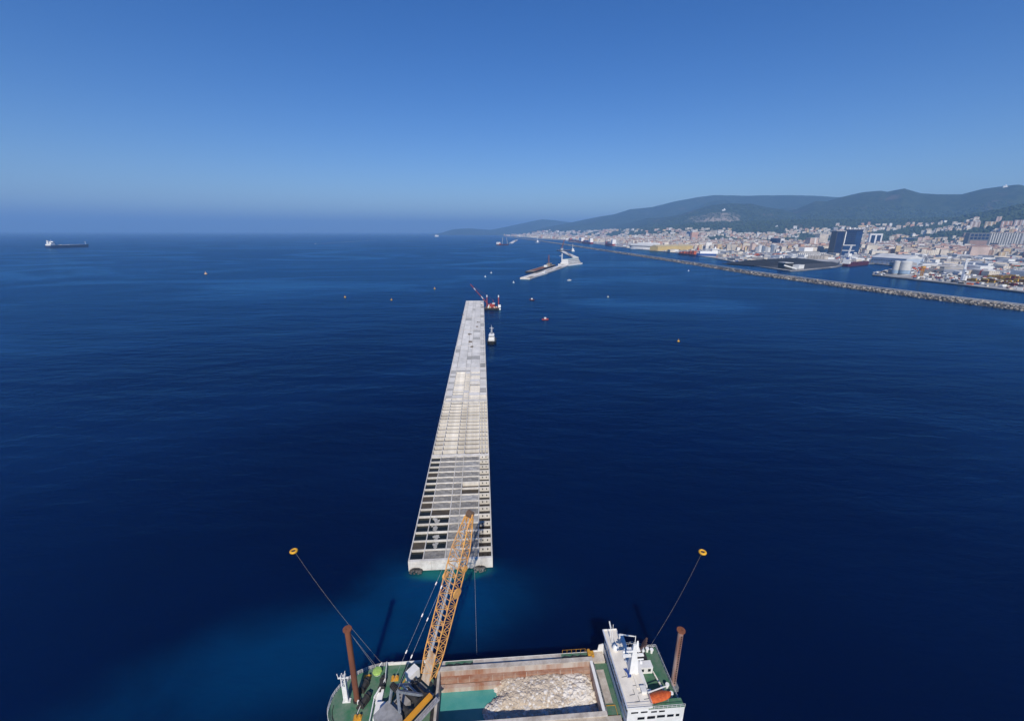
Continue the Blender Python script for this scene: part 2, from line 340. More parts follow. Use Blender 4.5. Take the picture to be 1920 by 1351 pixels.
for ci in range(8):
    base = CO + CA_DIR*(CL + 0.35)*ci
    c = thing('breakwater_caisson', 'concrete caisson %s, %s of eight in the row' % (STATE[ci], ORD[ci]), 'caisson', base, CYAW, 'caissons of the new breakwater')
    # outer shell
    t = 0.34
    fr = MB().box(0, CW, 0, 0.8, -0.9, CTOP).build('end_wall', concrete, c)
    MB().box(0, CW, CL - 0.8, CL, -0.9, CTOP).build('end_wall', concrete, c)
    MB().box(0, t, 0.8, CL - 0.8, -0.9, CTOP - 0.012).build('side_wall', concrete, c)
    MB().box(CW - t*1.2, CW, 0.8, CL - 0.8, -0.9, CTOP - 0.012).build('side_wall', concrete, c)
    if ci == 0:
        for k in (0.0, 7.6, 24.3): MB().box(k, k + (0.5 if k == 0 else 0.12), -0.06, 0.0, -0.5, CTOP - 0.3).build('joint_strip', slab_g if k else concrete, c)
        for k in range(6): MB().box(2.2 + k*4.6, 2.9 + k*4.6, -0.25, -0.002, 2.7, 3.05).build('mooring_lug', concrete_wall, c)
    wall_me = {}
    if ci < 3:
        for j in range(1, NROW):
            y = 0.8 + RH*j
            if 'cross' not in wall_me: wall_me['cross'] = MB().box(t, CW - t*1.2, -0.17, 0.17, -0.9, CTOP - 0.03).mesh('cross_wall', concrete_wall)
            link('cross_wall', wall_me['cross'], c, (0, y, 0))
        for a, b in zip(COLS[:-1], COLS[1:]):
            x0, x1 = a[1]*CW, b[0]*CW
            MB().box(x0, x1, 0.8, CL - 0.8, -0.9, CTOP - 0.06).build('long_wall', concrete_wall, c)
    rc = random.Random(50 + ci)
    for j in range(NROW if ci < 3 else 0):
        y0 = 0.8 + RH*j + 0.18; wy = RH - 0.36
        for q, (f0, f1) in enumerate(COLS):
            x0 = f0*CW + (0.0 if q else 0.02); wx = (f1 - f0)*CW
            if ci == 0:
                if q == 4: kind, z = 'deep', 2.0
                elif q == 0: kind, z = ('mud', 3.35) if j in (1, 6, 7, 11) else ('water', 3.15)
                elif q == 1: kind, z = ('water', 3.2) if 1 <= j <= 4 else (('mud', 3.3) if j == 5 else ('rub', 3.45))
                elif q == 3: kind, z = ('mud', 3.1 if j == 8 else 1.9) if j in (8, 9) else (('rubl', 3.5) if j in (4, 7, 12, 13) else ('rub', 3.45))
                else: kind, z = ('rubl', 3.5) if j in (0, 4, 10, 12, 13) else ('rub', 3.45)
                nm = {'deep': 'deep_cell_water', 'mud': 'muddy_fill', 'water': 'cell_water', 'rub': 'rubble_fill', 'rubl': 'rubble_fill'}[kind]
                m_ = {'deep': deep_m, 'mud': brown_m, 'water': cellw_m, 'rub': rubble_m, 'rubl': rubble_l}[kind]
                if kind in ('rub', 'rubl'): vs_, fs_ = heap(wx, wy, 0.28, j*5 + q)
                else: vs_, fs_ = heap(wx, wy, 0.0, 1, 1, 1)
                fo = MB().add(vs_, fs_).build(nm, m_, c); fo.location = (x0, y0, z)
                if q == 1 and 1 <= j <= 4:                    # spilled heaps standing out of the water
                    hp = MB()
                    for k in range(16): qq = rc.random(); hp.rock((wx*0.2 + (0.2 + 1.8*(1 - qq) if j > 2 else 1.8) + rc.gauss(0, 0.3), 0.4 + (wy - 0.9)*qq, rc.uniform(-0.25, 0.05)), rc.uniform(0.4, 0.8), rc, .5)
                    h_ = hp.build('spilled_rubble', rubble_l, c); h_.location = (x0, y0, z); h_['kind'] = 'stuff'
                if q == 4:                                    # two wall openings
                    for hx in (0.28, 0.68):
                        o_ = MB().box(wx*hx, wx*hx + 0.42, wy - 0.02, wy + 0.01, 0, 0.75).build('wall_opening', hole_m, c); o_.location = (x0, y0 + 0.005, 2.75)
            elif ci == 1:
                kind = brown_m if rc.random() > 0.3 else slab_g  # mostly dark floors, seen as a thin dark strip below each far wall
                z = CTOP - (2.02 - 0.035*j) + rc.uniform(-0.1, 0.1)
                key = ('f', q)
                if key not in floor_cache: floor_cache[key] = {}
                if kind.name not in floor_cache[key]:
                    vs_, fs_ = heap(wx, wy, 0.05, q); floor_cache[key][kind.name] = MB().add(vs_, fs_).mesh('cell_floor', kind)
                link('cell_floor', floor_cache[key][kind.name], c, (x0, y0, z))
                if q == 4:
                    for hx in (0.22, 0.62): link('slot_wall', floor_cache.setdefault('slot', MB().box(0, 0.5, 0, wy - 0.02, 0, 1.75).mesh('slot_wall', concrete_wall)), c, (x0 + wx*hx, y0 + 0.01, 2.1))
            else:
                capped = (q in (0, 4) and j > 1) or rc.random() < 0.12 or j > 12
                z = CTOP + 0.03 if (q == 0 and j > 1) else (CTOP - 0.12 if capped else CTOP - rc.uniform(0.7, 1.3))
                kind = slab_g if (q == 0 and j % 3 == 1) or rc.random() < 0.15 else slab_m
                me = MB().box(0.03, wx - 0.03, 0.03, wy - 0.03, -0.3, 0).mesh('cell_slab', kind)
                link('cell_slab', me, c, (x0, y0, z))
    if ci >= 3:                                               # finished caissons: a deck of separate slabs with open joints
        MB().box(t, CW - t*1.2, 0.8, CL - 0.8, 0.5, CTOP - 0.55).build('fill_bed', slab_g, c)
        edges = [t + 0.02] + [(a[1] + b[0])/2*CW for a, b in zip(COLS[:-1], COLS[1:])] + [CW - t*1.2 - 0.02]
        nr = 6 if ci in (3, 4) else 4
        for j in range(nr):
            y0 = 0.8 + (CL - 1.6)*j/nr; y1 = 0.8 + (CL - 1.6)*(j + 1)/nr
            for q in range(5):
                g = 0.26 if q not in (0,) else 0.36
                MB().box(edges[q] + 0.06, edges[q+1] - g, y0 + 0.12, y1 - 0.12, CTOP - 0.5, CTOP - rc.uniform(0.02, 0.14)).build('deck_slab', slab_m if rc.random() > 0.12 else slab_g, c)
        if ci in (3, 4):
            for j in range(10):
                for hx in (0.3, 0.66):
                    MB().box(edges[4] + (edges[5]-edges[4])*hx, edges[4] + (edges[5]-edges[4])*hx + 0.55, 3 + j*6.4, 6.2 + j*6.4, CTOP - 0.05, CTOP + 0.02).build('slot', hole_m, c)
    # edge kerb blocks
    if ci > 1: MB().box(0.05, 0.75, 0.3, CL - 0.3, CTOP + 0.0, CTOP + 0.35).build('kerb', concrete, c)
# clutter on the finished deck
for k, (px, py) in enumerate([(868,590),(896,604),(893,612),(881,641),(884,650),(880,627),(905,575),(903,572)]):
    g = P(px, py, CTOP + 0.3); b = MB()
    for q in range(4): b.box(*(lambda a_, b_: (a_, a_ + rnd.uniform(.8, 2), b_, b_ + rnd.uniform(.6, 1.4)))(rnd.uniform(-1.5, 1), rnd.uniform(-1, 1)), 0, rnd.uniform(.3, .9))
    tag(b.build('timber_pile', mat('weathered_timber', (0.16, 0.12, 0.08), 0.9)), 'dark timber pile on the capped caissons, %s from the red crane barge' % ('third', 'fifth', 'sixth', 'eighth', 'ninth', 'seventh', 'first', 'second')[k], 'timber', 'timber piles on the caisson deck').location = g
# rock-filled net fenders hanging at the near end wall
netm = mat('wet_dark_stone', (0.14, 0.13, 0.12), 0.85, scale=1.2, col2=(0.06, 0.06, 0.06)); netl = mat('wet_grey_stone', (0.24, 0.23, 0.21), 0.85, scale=1.2, col2=(0.10, 0.10, 0.10))
ex = Vector((math.cos(CYAW), math.sin(CYAW), 0))
for px, py, mm, nm in ((780, 1070, netm, 'dark'), (900, 1066, netl, 'lighter grey')):
    g = P(px, py, 0.3) ; rg = random.Random(px)
    t_ = thing('rock_net', '%s bundle of netted stones at the caisson foot, %s of the crane boom' % (nm, 'left' if px < 800 else 'right'), 'rock bundle', g, CYAW, 'rock nets at the caisson foot')
    for k in range(46):
        a, rr = rg.uniform(0, 6.28), math.sqrt(rg.random())
        b = MB().rock((2.2*rr*math.cos(a), -0.2 + 1.3*rr*math.sin(a), 0.9*(1 - rr*rr) + rg.uniform(-.2, .15)), rg.uniform(.28, .5), rg); b.build('stone', mm, t_)
    n_ = MB()
    for k in range(10):
        a = math.pi*k/10; n_.tube([(2.35*math.cos(a)*math.cos(b_), -0.2 + 1.4*math.sin(a)*math.cos(b_), 1.2*math.sin(b_)) for b_ in [i*math.pi/8 for i in range(9)]], 0.06, 4)
    n_.build('net_rope', mat('black_rope', (0.03, 0.03, 0.03), 0.9), t_)
# ------------------------------------------------------------------ the stone carrier in the foreground (u: bow to stern, v: away from the camera)
def S(u, v, z=0.0):
    c_, s_ = math.cos(SHIP_YAW), math.sin(SHIP_YAW); return Vector((SHIP_O.x + u*c_ - v*s_, SHIP_O.y + u*s_ + v*c_, z))
deck_g = mat('green_deck_paint', (0.040, 0.150, 0.075), 0.75, scale=0.35, col2=(0.13, 0.185, 0.135), bump=0.1)
white_p = mat('white_ship_paint', (0.82, 0.81, 0.79), 0.5, scale=0.4, col2=(0.70, 0.69, 0.66))
cream_p = mat('cream_roof_paint', (0.80, 0.745, 0.65), 0.7, scale=0.5, col2=(0.68, 0.63, 0.55))
navy_p = mat('navy_hull_paint', (0.012, 0.03, 0.12), 0.45, scale=0.3, col2=(0.03, 0.03, 0.05))
grey_p = mat('grey_machinery_paint', (0.20, 0.21, 0.22), 0.6, scale=0.9, col2=(0.08, 0.085, 0.09))
dark_m = mat('greasy_black_steel', (0.022, 0.022, 0.024), 0.6, scale=1.0, col2=(0.05, 0.045, 0.04))
rust_m = mat('rusty_steel', (0.22, 0.075, 0.035), 0.85, scale=0.6, col2=(0.14, 0.05, 0.028), streak=True)
hold_w = mat('scraped_hold_plate', (0.52, 0.46, 0.40), 0.8, scale=0.22, col2=(0.34, 0.16, 0.09), streak=True)
hold_r = mat('rusty_hold_band', (0.30, 0.13, 0.075), 0.85, scale=0.4, col2=(0.40, 0.27, 0.20))
coam_m = mat('dusty_coaming', (0.56, 0.51, 0.45), 0.85, scale=0.35, col2=(0.33, 0.28, 0.235))
yellow_p = mat('yellow_deck_paint', (0.65, 0.33, 0.03), 0.6, scale=0.8, col2=(0.40, 0.20, 0.03))
orange_p = mat('orange_tarpaulin', (0.75, 0.15, 0.03), 0.6, scale=1.2, col2=(0.50, 0.08, 0.015), bump=0.6)
glass_m = mat('dark_window_glass', (0.012, 0.015, 0.02), 0.1, spec=0.8)
lime_m = mat('lime_cover', (0.42, 0.66, 0.16), 0.6, scale=0.9)
ship = thing('stone_carrier', 'white and green hopper ship with a hold of pale stones in the foreground', 'ship', SHIP_O, SHIP_YAW)
HB = 8.9; LEN = 80.5
def half(u, flare=0.0):
    if u < 13: return HB*math.sqrt(max(0, 1 - ((13 - u)/13.0)**2.2))
    if u > 74: return HB - 1.6*smooth((u - 74)/6.5)
    return HB
us = [0.0, 0.15, 0.5, 1.1, 2.0, 3.2, 4.8, 6.6, 8.6, 10.8, 13, 24, 40, 62, 70, 74, 76.5, 79, LEN]
outline = [(u, -half(u)) for u in us] + [(u, half(u)) for u in us[::-1]]
def ring(z, k): return [(LEN/2 + (u - LEN/2)*(0.94 + 0.06*k), v*(0.93 + 0.07*k), z) for u, v in outline]
n = len(outline); hull = MB(); rings = [ring(-0.7, 0.0), ring(1.0, 0.5), ring(3.6, 0.9), ring(4.0, 1.0)]
vs_ = [p for r_ in rings for p in r_]; fs_ = [(k*n + i, k*n + (i+1) % n, (k+1)*n + (i+1) % n, (k+1)*n + i) for k in range(3) for i in range(n)]
hull.add(vs_, fs_).build('hull', navy_p, ship)
DZ = 4.0; HU0, HU1, HV0, HV1 = 25.0, 62.6, -6.2, 5.7; FZ = 5.0
# decks: forecastle (raised), side decks round the hold, after deck
fore = [(u, v) for u, v in outline if u <= 10.8]; fore_poly = sorted([p for p in fore if p[1] < 0], key=lambda p: p[0]) + [(24.4, -HB), (24.4, HB)] + sorted([p for p in fore if p[1] > 0], key=lambda p: -p[0])
MB().prism([(u, v*0.985) for u, v in fore_poly], DZ - 0.3, FZ).build('forecastle_deck', deck_g, ship)
side_far = MB().box(24.42, 66.8, HV1 + 0.35, HB - 0.12, DZ - 0.3, DZ + 0.9).build('side_deck', coam_m, ship)
MB().box(24.42, 66.8, -HB + 0.12, HV0 - 0.35, DZ - 0.3, DZ + 0.6).build('side_deck', coam_m, ship)
MB().box(HU1 + 0.5, 67.2, HV0 - 0.34, HV1 + 0.34, DZ - 0.3, DZ + 0.25).build('after_deck', deck_g, ship)
af = MB().box(63.7, 65.9, -3.6, 4.4, DZ + 0.25, DZ + 0.32).build('walkway_plate', coam_m, ship)
# bulwark: white plating above the deck edge, a rail on the bow
bw = MB(); pr = [(u, half(u)) for u in us if u >= 13]
for a, b in (((11.4, half(11.4)), (24.3, HB)),): bw.box(a[0], b[0], HB - 0.12, HB + 0.08, FZ - 1.5, FZ + 0.75)
bw.build('bulwark', white_p, ship)
stripe = MB()
for s_ in (-1, 1):
    q = [(u, s_*half(u)) for u in us]
    for a, b in zip(q[:-1], q[1:]): stripe.bar((a[0], a[1]*0.995, DZ + 0.45), (b[0], b[1]*0.995, DZ + 0.45), 0.12, 1.1)
stripe.build('sheer_strake', white_p, ship)
rail = MB(); bowpts = [(u, -half(u)*0.985) for u in us if u <= 13][::-1] + [(u, half(u)*0.985) for u in us if 0 < u <= 13]
bowpts = [(max(u, 0.12), v) for u, v in bowpts]
for h in (0.4, 0.75, 1.1): rail.tube([(u, v, FZ + h) for u, v in bowpts], 0.07, 4)
for k, (u, v) in enumerate(bowpts): rail.bar((u, v, FZ), (u, v, FZ + 1.1), 0.07)
for a, b in zip(bowpts[:-1], bowpts[1:]): rail.bar(((a[0]+b[0])/2, (a[1]+b[1])/2, FZ), ((a[0]+b[0])/2, (a[1]+b[1])/2, FZ + 1.1), 0.07)
rail.build('bow_rail', white_p, ship)
hose = MB().tube([(u*0.96 + 0.9, v*0.9, FZ + 0.08) for u, v in bowpts[2:-10]], 0.14, 6).build('deck_hose', dark_m, ship)
# breakwater plate across the forecastle
b_ = MB().bar((11.4, 8.7, FZ + 0.8), (11.9, 4.4, FZ + 0.8), 0.14, 1.6).bar((11.9, 4.4, FZ + 0.7), (10.2, 0.3, FZ + 0.7), 0.3, 1.4).bar((10.2, 0.3, FZ + 0.6), (10.4, -8.4, FZ + 0.6), 0.22, 1.2)
b_.build('spray_wall', white_p, ship)
MB().box(11.0, 13.1, -4.6, -1.0, FZ, FZ + 1.5).build('deck_store', white_p, ship)
MB().box(10.6, 12.0, -0.6, 2.4, FZ, FZ + 0.7).build('deck_locker', white_p, ship)
yl = MB().tube([(14.2, -8.6, FZ + 0.06), (14.1, 0.2, FZ + 0.06), (16.8, 5.2, FZ + 0.06), (20.6, 5.9, FZ + 0.06)], 0.34, 4).build('deck_line', yellow_p, ship)
# hold
hd = MB(); t = 0.35
MB().box(HU0, HU1, HV1, HV1 + t, -0.5, FZ + 0.55).build('hold_wall', hold_w, ship)
MB().box(HU0, HU1, HV0 - t, HV0, -0.5, FZ + 0.55).build('hold_wall', hold_w, ship)
MB().box(HU1, HU1 + t, HV0 - t, HV1 + t, -0.5, FZ + 0.56).build('hold_wall', hold_w, ship)
MB().box(HU0 - t, HU0, HV0 - t, HV1 + t, -0.5, FZ + 0.56).build('hold_wall', hold_w, ship)
MB().box(HU0, HU1, HV0, HV1, -0.6, -0.4).build('hold_floor', hold_w, ship)
# stepped, rust-stained plating on the far side of the hold
MB().box(HU0 + 0.02, HU1 - 0.02, HV1 - 0.9, HV1 - 0.002, 2.6, 4.0).build('hold_band', hold_r, ship)
MB().box(HU0 + 0.02, HU1 - 0.02, HV1 - 1.9, HV1 - 0.92, 1.0, 2.5).build('hold_band', hold_w, ship)
for k in range(13): MB().box(HU0 + 1.4 + k*2.85, HU0 + 1.52 + k*2.85, HV1 - 0.95, HV1 - 0.4, 2.7, 4.05).build('hold_frame', hold_w, ship)
cm = [MB().box(HU0 - 0.6, HU1 + 0.9, HV0 - 1.0, HV0 - 0.02, FZ + 0.56, FZ + 0.85).build('coaming', coam_m, ship), MB().box(HU0 - 0.6, HU1 + 0.9, HV1 + 0.02, HV1 + 1.15, FZ + 0.56, FZ + 0.80).build('coaming', coam_m, ship),
      MB().box(HU1 + 0.02, HU1 + 0.7, HV0 - 0.02, HV1 + 0.02, FZ + 0.57, FZ + 0.83).build('coaming', white_p, ship), MB().box(HU0 - 0.62, HU0 - 0.02, HV0 - 0.02, HV1 + 0.02, FZ + 0.57, FZ + 0.83).build('coaming', coam_m, ship)]
MB().box(HU0 - 1.5, HU0 - 0.66, HV0, HV1, FZ, FZ + 0.3).build('hold_gutter', dark_m, ship)
# green bays let into the far side deck, with pipes
for a, b in ((26.0, 33.0), (55.8, 63.0)):
    MB().box(a, b, HB - 2.0, HB - 0.2, DZ + 0.9, DZ + 0.94).build('side_bay', deck_g, ship)
    pp = MB()
    for k in range(7): pp.tube([(a + (b-a)*k/7 + .1, HB - 1.5 + 0.4*(k % 2), DZ + 1.1), (a + (b-a)*(k+1)/7, HB - 1.4 + 0.4*((k+1) % 2), DZ + 1.15)], 0.28, 5)
    pp.build('side_pipe', dark_m, ship)
pp = MB()
for k in range(6): pp.bar((56.2 + k*1.2, HB - 0.1, DZ + 0.9), (56.2 + k*1.2, HB - 0.1, DZ + 2.1), 0.08)
pp.tube([(56.2, HB - 0.1, DZ + 2.1), (62.2, HB - 0.1, DZ + 2.1)], 0.05, 4); pp.build('side_rail', yellow_p, ship)
wm = MB().box(62.6, 64.2, 7.3, 8.3, DZ + 0.9, DZ + 1.9); wm.bar((63.0, 8.3, DZ + 1.6), (63.0, 8.8, DZ + 1.6), 0.9, n=10).bar((63.8, 7.0, DZ + 1.6), (63.8, 7.3, DZ + 1.6), 0.9, n=10); wm.build('capstan', yellow_p, ship)
bk = MB().prism([(64.2, 8.75), (67.3, 8.75), (67.3, 9.1), (64.2, 8.9)], DZ + 0.4, DZ + 1.2).prism([(65.4, 8.6), (67.3, 8.6), (67.3, 9.2), (65.4, 8.8)], DZ + 1.2, DZ + 3.2, 0.7); bk.build('wing_bracket', white_p, ship)
cl = MB()
rg = random.Random(5)
for k in range(46):
    u_, v_ = rg.uniform(63.35, 63.45), -5.6 + k*0.24; cl.box(u_, u_ + rg.uniform(.2, .5), v_, v_ + rg.uniform(.2, .8), DZ + 0.26, DZ + rg.uniform(.4, 1.4))
tag(cl.build('deck_fittings', grey_p, ship), kind='stuff')
MB().tube([(64.0, 3.4, DZ + 0.4), (64.0, -6.0, DZ + 0.4)], 0.25).build('deck_pipe', grey_p, ship)
MB().box(63.6, 66.2, -8.2, -4.0, DZ + 0.25, DZ + 0.34).build('hatch_cover', deck_g, ship)
MB().tube([(63.6, -4.2, DZ + 0.4), (66.2, -4.2, DZ + 0.4), (66.2, -6.4, DZ + 0.4), (63.6, -6.4, DZ + 0.4), (63.6, -4.2, DZ + 0.4)], 0.12, 4).build('hatch_edge', yellow_p, ship)
# superstructure
RF = 10.5
MB().box(67.2, 71.9, -9.0, 8.9, DZ, RF - 0.3).build('bridge_house', white_p, ship)
rp = [(66.9, 10.0), (66.9, -9.3), (72.6, -9.3), (72.6, -5.0), (72.0, 3.0), (70.4, 6.4), (70.5, 10.0)]
roof = MB().prism(rp[::-1] if False else [(66.9, -9.3), (72.6, -9.3), (72.6, -5.0), (72.0, 3.0), (70.4, 6.4), (70.5, 10.0), (66.9, 10.0)], RF - 0.3, RF).build('bridge_roof', cream_p, ship)
par = MB()
q = [(66.9, -9.3), (72.6, -9.3), (72.6, -5.0), (72.0, 3.0), (70.4, 6.4), (70.5, 10.0), (66.9, 10.0)]
par.bar((66.9, -9.3, RF + 0.15), (66.9, 10.0, RF + 0.15), 0.35, 0.5); par.build('roof_coaming', mat('blue_white_paint', (0.56, 0.60, 0.68), 0.5), roof)
pr2 = MB().bar((66.9, 10.0, RF + 0.12), (70.5, 10.0, RF + 0.12), 0.16, 0.4).bar((70.5, 10.0, RF + 0.12), (70.4, 6.4, RF + 0.12), 0.16, 0.4); pr2.build('roof_edge', white_p, roof); MB().bar((66.9, -9.3, RF + 0.12), (72.6, -9.3, RF + 0.12), 0.16, 0.4).build('roof_edge', white_p, roof)
# bridge windows along the front face and on the camera side
for k in range(11):
    v_ = -8.6 + k*1.6; MB().box(67.12, 67.198, v_, v_ + 1.2, RF - 1.9, RF - 0.9).build('window', glass_m, ship)
MB().box(66.98, 67.19, -8.9, 8.8, DZ + 3.0, DZ + 3.3).build('belt_rail', grey_p, ship)
MB().box(71.92, 80.2, -8.9, -6.9, DZ - 0.2, 9.2).build('side_house', white_p, ship)
for u0, u1, z0, z1 in [(68.0,69.6,8.6,9.0),(70.2,71.7,8.6,9.0),(72.6,73.9,8.3,8.7),(74.4,75.7,8.3,8.7),(69.6,71.2,6.6,7.3),(71.8,73.6,6.6,7.3),(74.1,75.9,6.6,7.3),(76.4,77.9,6.6,7.3),(78.4,79.2,6.6,7.3)]:
    yy = -9.0 if u0 < 71.9 else -8.9; MB().box(u0, u1, yy - 0.06, yy - 0.003, z0, z1).build('window', glass_m, ship)
MB().box(71.92, 80.3, -6.88, 7.2, DZ - 0.2, 7.0).build('stern_deck', deck_g, ship)
MB().box(72.0, 80.2, -8.86, -6.95, 9.21, 9.26).build('boat_deck', deck_g, ship)
MB().box(72.3, 76.4, 3.2, 6.0, 7.0, 8.6).build('funnel_casing', dark_m, ship)
fn = MB()
for k in range(4): fn.tube([(74.4 + 0.4*k, 4.0 + 0.5*k, 8.6), (74.8 + 0.4*k, 4.1 + 0.5*k, 10.6), (76.4 + 0.3*k, 4.5 + 0.6*k, 11.4)], 0.55, 8)
fn.build('exhaust_pipe', mat('burnt_brown_steel', (0.075, 0.04, 0.035), 0.7), ship)
MB().box(73.4, 76.8, 0.6, 2.4, 7.0, 9.0).build('deck_house', white_p, ship)
for u0 in (73.9, 75.6): MB().box(u0, u0 + 0.7, 0.53, 0.598, 7.7, 8.5).build('window', glass_m, ship)
MB().box(72.0, 74.0, -6.6, -4.8, 7.0, 9.6).build('deck_house', white_p, ship)
for u0 in (72.4, 73.2): MB().box(u0, u0 + 0.5, -6.68, -6.602, 8.4, 9.2).build('window', glass_m, ship)
MB().box(72.05, 73.5, -4.2, 3.0, 7.0, RF - 0.8).build('ladder_casing', white_p, ship)
rl = MB()
for a, b in (((80.2, -6.8), (80.2, 7.1)), ((76.6, 7.1), (80.2, 7.1)), ((72.2, -8.95), (80.2, -8.95))):
    zb = 7.0 if a[1] > -8 else 9.25
    for h in (0.5, 1.0): rl.bar((*a, zb + h), (*b, zb + h), 0.07)
    m_ = 8
    for k in range(m_ + 1): rl.bar((a[0] + (b[0]-a[0])*k/m_, a[1] + (b[1]-a[1])*k/m_, zb), (a[0] + (b[0]-a[0])*k/m_, a[1] + (b[1]-a[1])*k/m_, zb + 1.0), 0.07)
rl.build('stern_rail', white_p, ship)
rl = MB()
for h in (0.5, 1.0): rl.tube([(70.6, 6.4, RF + h - 1.4), (73.6, 6.6, RF + h - 1.4), (76.2, 6.6, RF + h - 2.4)], 0.06, 4)
for k in range(9): rl.bar((70.6 + k*0.7, 6.5, 8.2), (70.6 + k*0.7, 6.5, 10.0 - (0.1*k)), 0.06)
rl.build('wing_rail', white_p, ship)
gw = MB()
for s_ in (-0.35, 0.35): gw.bar((76.9, 0.2 + s_, 7.6), (78.0, -5.4 + s_, 7.3), 0.16, 0.4)
for k in range(12): gw.bar((76.9 + 1.1*k/12, -0.1 - 5.3*k/12, 7.6), (76.9 + 1.1*k/12 + .1, 0.55 - 5.3*k/12, 7.6), 0.12)
gw.build('gangway', cream_p, ship)
vt = MB()
for u_, v_ in ((78.9, -3.0), (79.0, -5.0), (78.6, 5.8), (77.6, 6.2)): vt.lathe([(0.3, 0), (0.3, 0.8), (0.5, 1.0), (0.45, 1.2)], 8, (u_, v_, 7.0))
vt.build('vent', white_p, ship)
# mast on the bridge roof: tapering plated tower, cross-trees, radars, domes, aerials
mu, mv = 71.0, -0.6
ms = MB().add([(mu-1.1, mv-1.3, RF), (mu+1.1, mv-1.3, RF), (mu+0.9, mv+1.0, RF), (mu-0.9, mv+1.0, RF), (mu-0.35, mv-0.3, RF+7.6), (mu+0.35, mv-0.3, RF+7.6), (mu+0.3, mv+0.3, RF+7.6), (mu-0.3, mv+0.3, RF+7.6)],
            [(0,3,2,1),(4,5,6,7),(0,1,5,4),(1,2,6,5),(2,3,7,6),(3,0,4,7)]); mast = ms.build('mast', white_p, ship)
xt = MB().box(mu-2.6, mu+2.4, mv-0.35, mv+0.35, RF+4.2, RF+4.4).box(mu-1.5, mu+1.5, mv-0.3, mv+0.9, RF+5.6, RF+5.75)
for a in (-2.4, -1.2, 1.2, 2.2): xt.bar((mu+a, mv, RF+4.4), (mu+a, mv, RF+5.6 + 0.4*abs(a)), 0.12)
xt.bar((mu, mv, RF+7.6), (mu, mv, RF+10.2), 0.14); xt.prism([(mu+0.2, mv-0.15), (mu+1.1, mv-0.15), (mu+1.1, mv+0.15), (mu+0.2, mv+0.15)], RF+5.75, RF+8.6, 0.4); xt.build('cross_tree', white_p, mast)
rd = MB().box(mu-2.0, mu+1.0, mv-0.5, mv-0.25, RF+5.9, RF+6.2).box(mu+0.3, mu+2.3, mv-0.6, mv-0.4, RF+3.4, RF+3.65); rd.build('radar_scanner', white_p, mast)
for a, b, z_, r_ in ((2.3, 0.2, 5.0, .36), (-2.4, 0.1, 5.2, .3), (1.6, -0.8, 2.6, .42)): MB().lathe([(r_*.5, 0), (r_, r_*.5), (r_, r_), (r_*.7, r_*1.6), (0.02, r_*1.9)], 10, (mu+a, mv+b, RF+z_)).build('dome', white_p, mast)
MB().bar((mu-3.0, mv+6.4, RF), (mu-3.0, mv+6.6, RF+6.4), 0.10).build('aerial', white_p, ship)
MB().bar((68.2, 8.0, RF), (68.2, 8.0, RF+3.0), 0.18).bar((68.2, 8.0, RF+3.0), (67.9, 8.5, RF+4.6), 0.28).build('searchlight_post', white_p, ship)
MB().lathe([(0.7, 0), (0.85, 0.5), (0.6, 1.0), (0.05, 1.3)], 12, (68.6, 4.6, RF)).build('dome', white_p, ship)
MB().bar((70.4, 7.2, RF), (70.4, 7.2, RF+1.7), 0.3).bar((70.4, 7.2, RF+1.6), (73.6, 5.4, RF+2.8), 0.32, r2=0.2).build('davit', white_p, ship)
MB().bar((69.9, 1.2, RF+0.5), (71.6, -0.6, RF+0.9), 0.3, 0.2).build('ladder', mat('blue_white_paint', (0.56, 0.60, 0.68), 0.5), ship)
for k, (u_, v_) in enumerate([(68.4,-6.5),(70.5,-6.2),(69.0,-8.0),(71.3,-7.6),(69.8,-4.5),(67.9,-2.4)]):
    MB().tube([(u_, v_, RF+.05), (u_+1.2, v_+.1, RF+.05), (u_+1.2, v_+1.3, RF+.05)], 0.09, 4).build('roof_cable', grey_p, ship)
MB().box(70.6, 71.2, -5.2, -1.9, RF, RF+0.25).build('cable_tray', cream_p, ship)
MB().box(71.2, 72.4, -6.4, -5.0, RF, RF+0.7).build('roof_locker', white_p, ship)
rr = MB()
for h in (0.5, 1.0): rr.tube([(72.5, -4.6, RF+h), (72.5, -9.2, RF+h), (67.1, -9.2, RF+h)], 0.06, 4)
for k in range(10): rr.bar((72.5, -4.6 - k*0.5, RF), (72.5, -4.6 - k*0.5, RF+1), 0.06)
rr.build('roof_rail', white_p, ship)
# forecastle machinery
def winch(u, v, rz):
    t_ = MB().box(-1.2, 1.2, -0.8, 0.8, 0, 0.3)
    t_.bar((-0.9, 0, 0.8), (0.9, 0, 0.8), 1.2, n=12); t_.bar((-1.05, 0, 0.8), (-0.9, 0, 0.8), 1.7, n=12); t_.bar((0.9, 0, 0.8), (1.05, 0, 0.8), 1.7, n=12); t_.box(1.1, 1.9, -0.5, 0.5, 0.2, 1.2); t_.bar((-1.9, 0.2, 0.6), (-1.05, 0.2, 0.6), 0.7, n=8)
    o = t_.build('winch', dark_m, ship); o.location = (u, v, FZ); o.rotation_euler.z = rz
for u_, v_, rz in ((7.0, 3.5, R(70)), (7.9, 0.0, R(60)), (11.3, 3.6, R(90)), (18.6, 5.4, R(30)), (21.0, 6.6, R(15))): winch(u_, v_, rz)
for u_, v_ in ((7.2, 5.9), (7.3, -3.2), (14.0, 5.2)):
    t_ = MB().box(-0.9, 0.9, -0.6, 0.6, 0, 0.25); t_.bar((-0.45, 0, 0.2), (-0.45, 0, 0.9), 0.6, n=10).bar((0.45, 0, 0.2), (0.45, 0, 0.9), 0.6, n=10); t_.build('bollard', yellow_p, ship).location = (u_, v_, FZ)
MB().tube([(7.4, -0.9, FZ+0.7), (7.0, -2.8, FZ+0.5)], 0.16, 6).build('anchor_chain', white_p, ship)
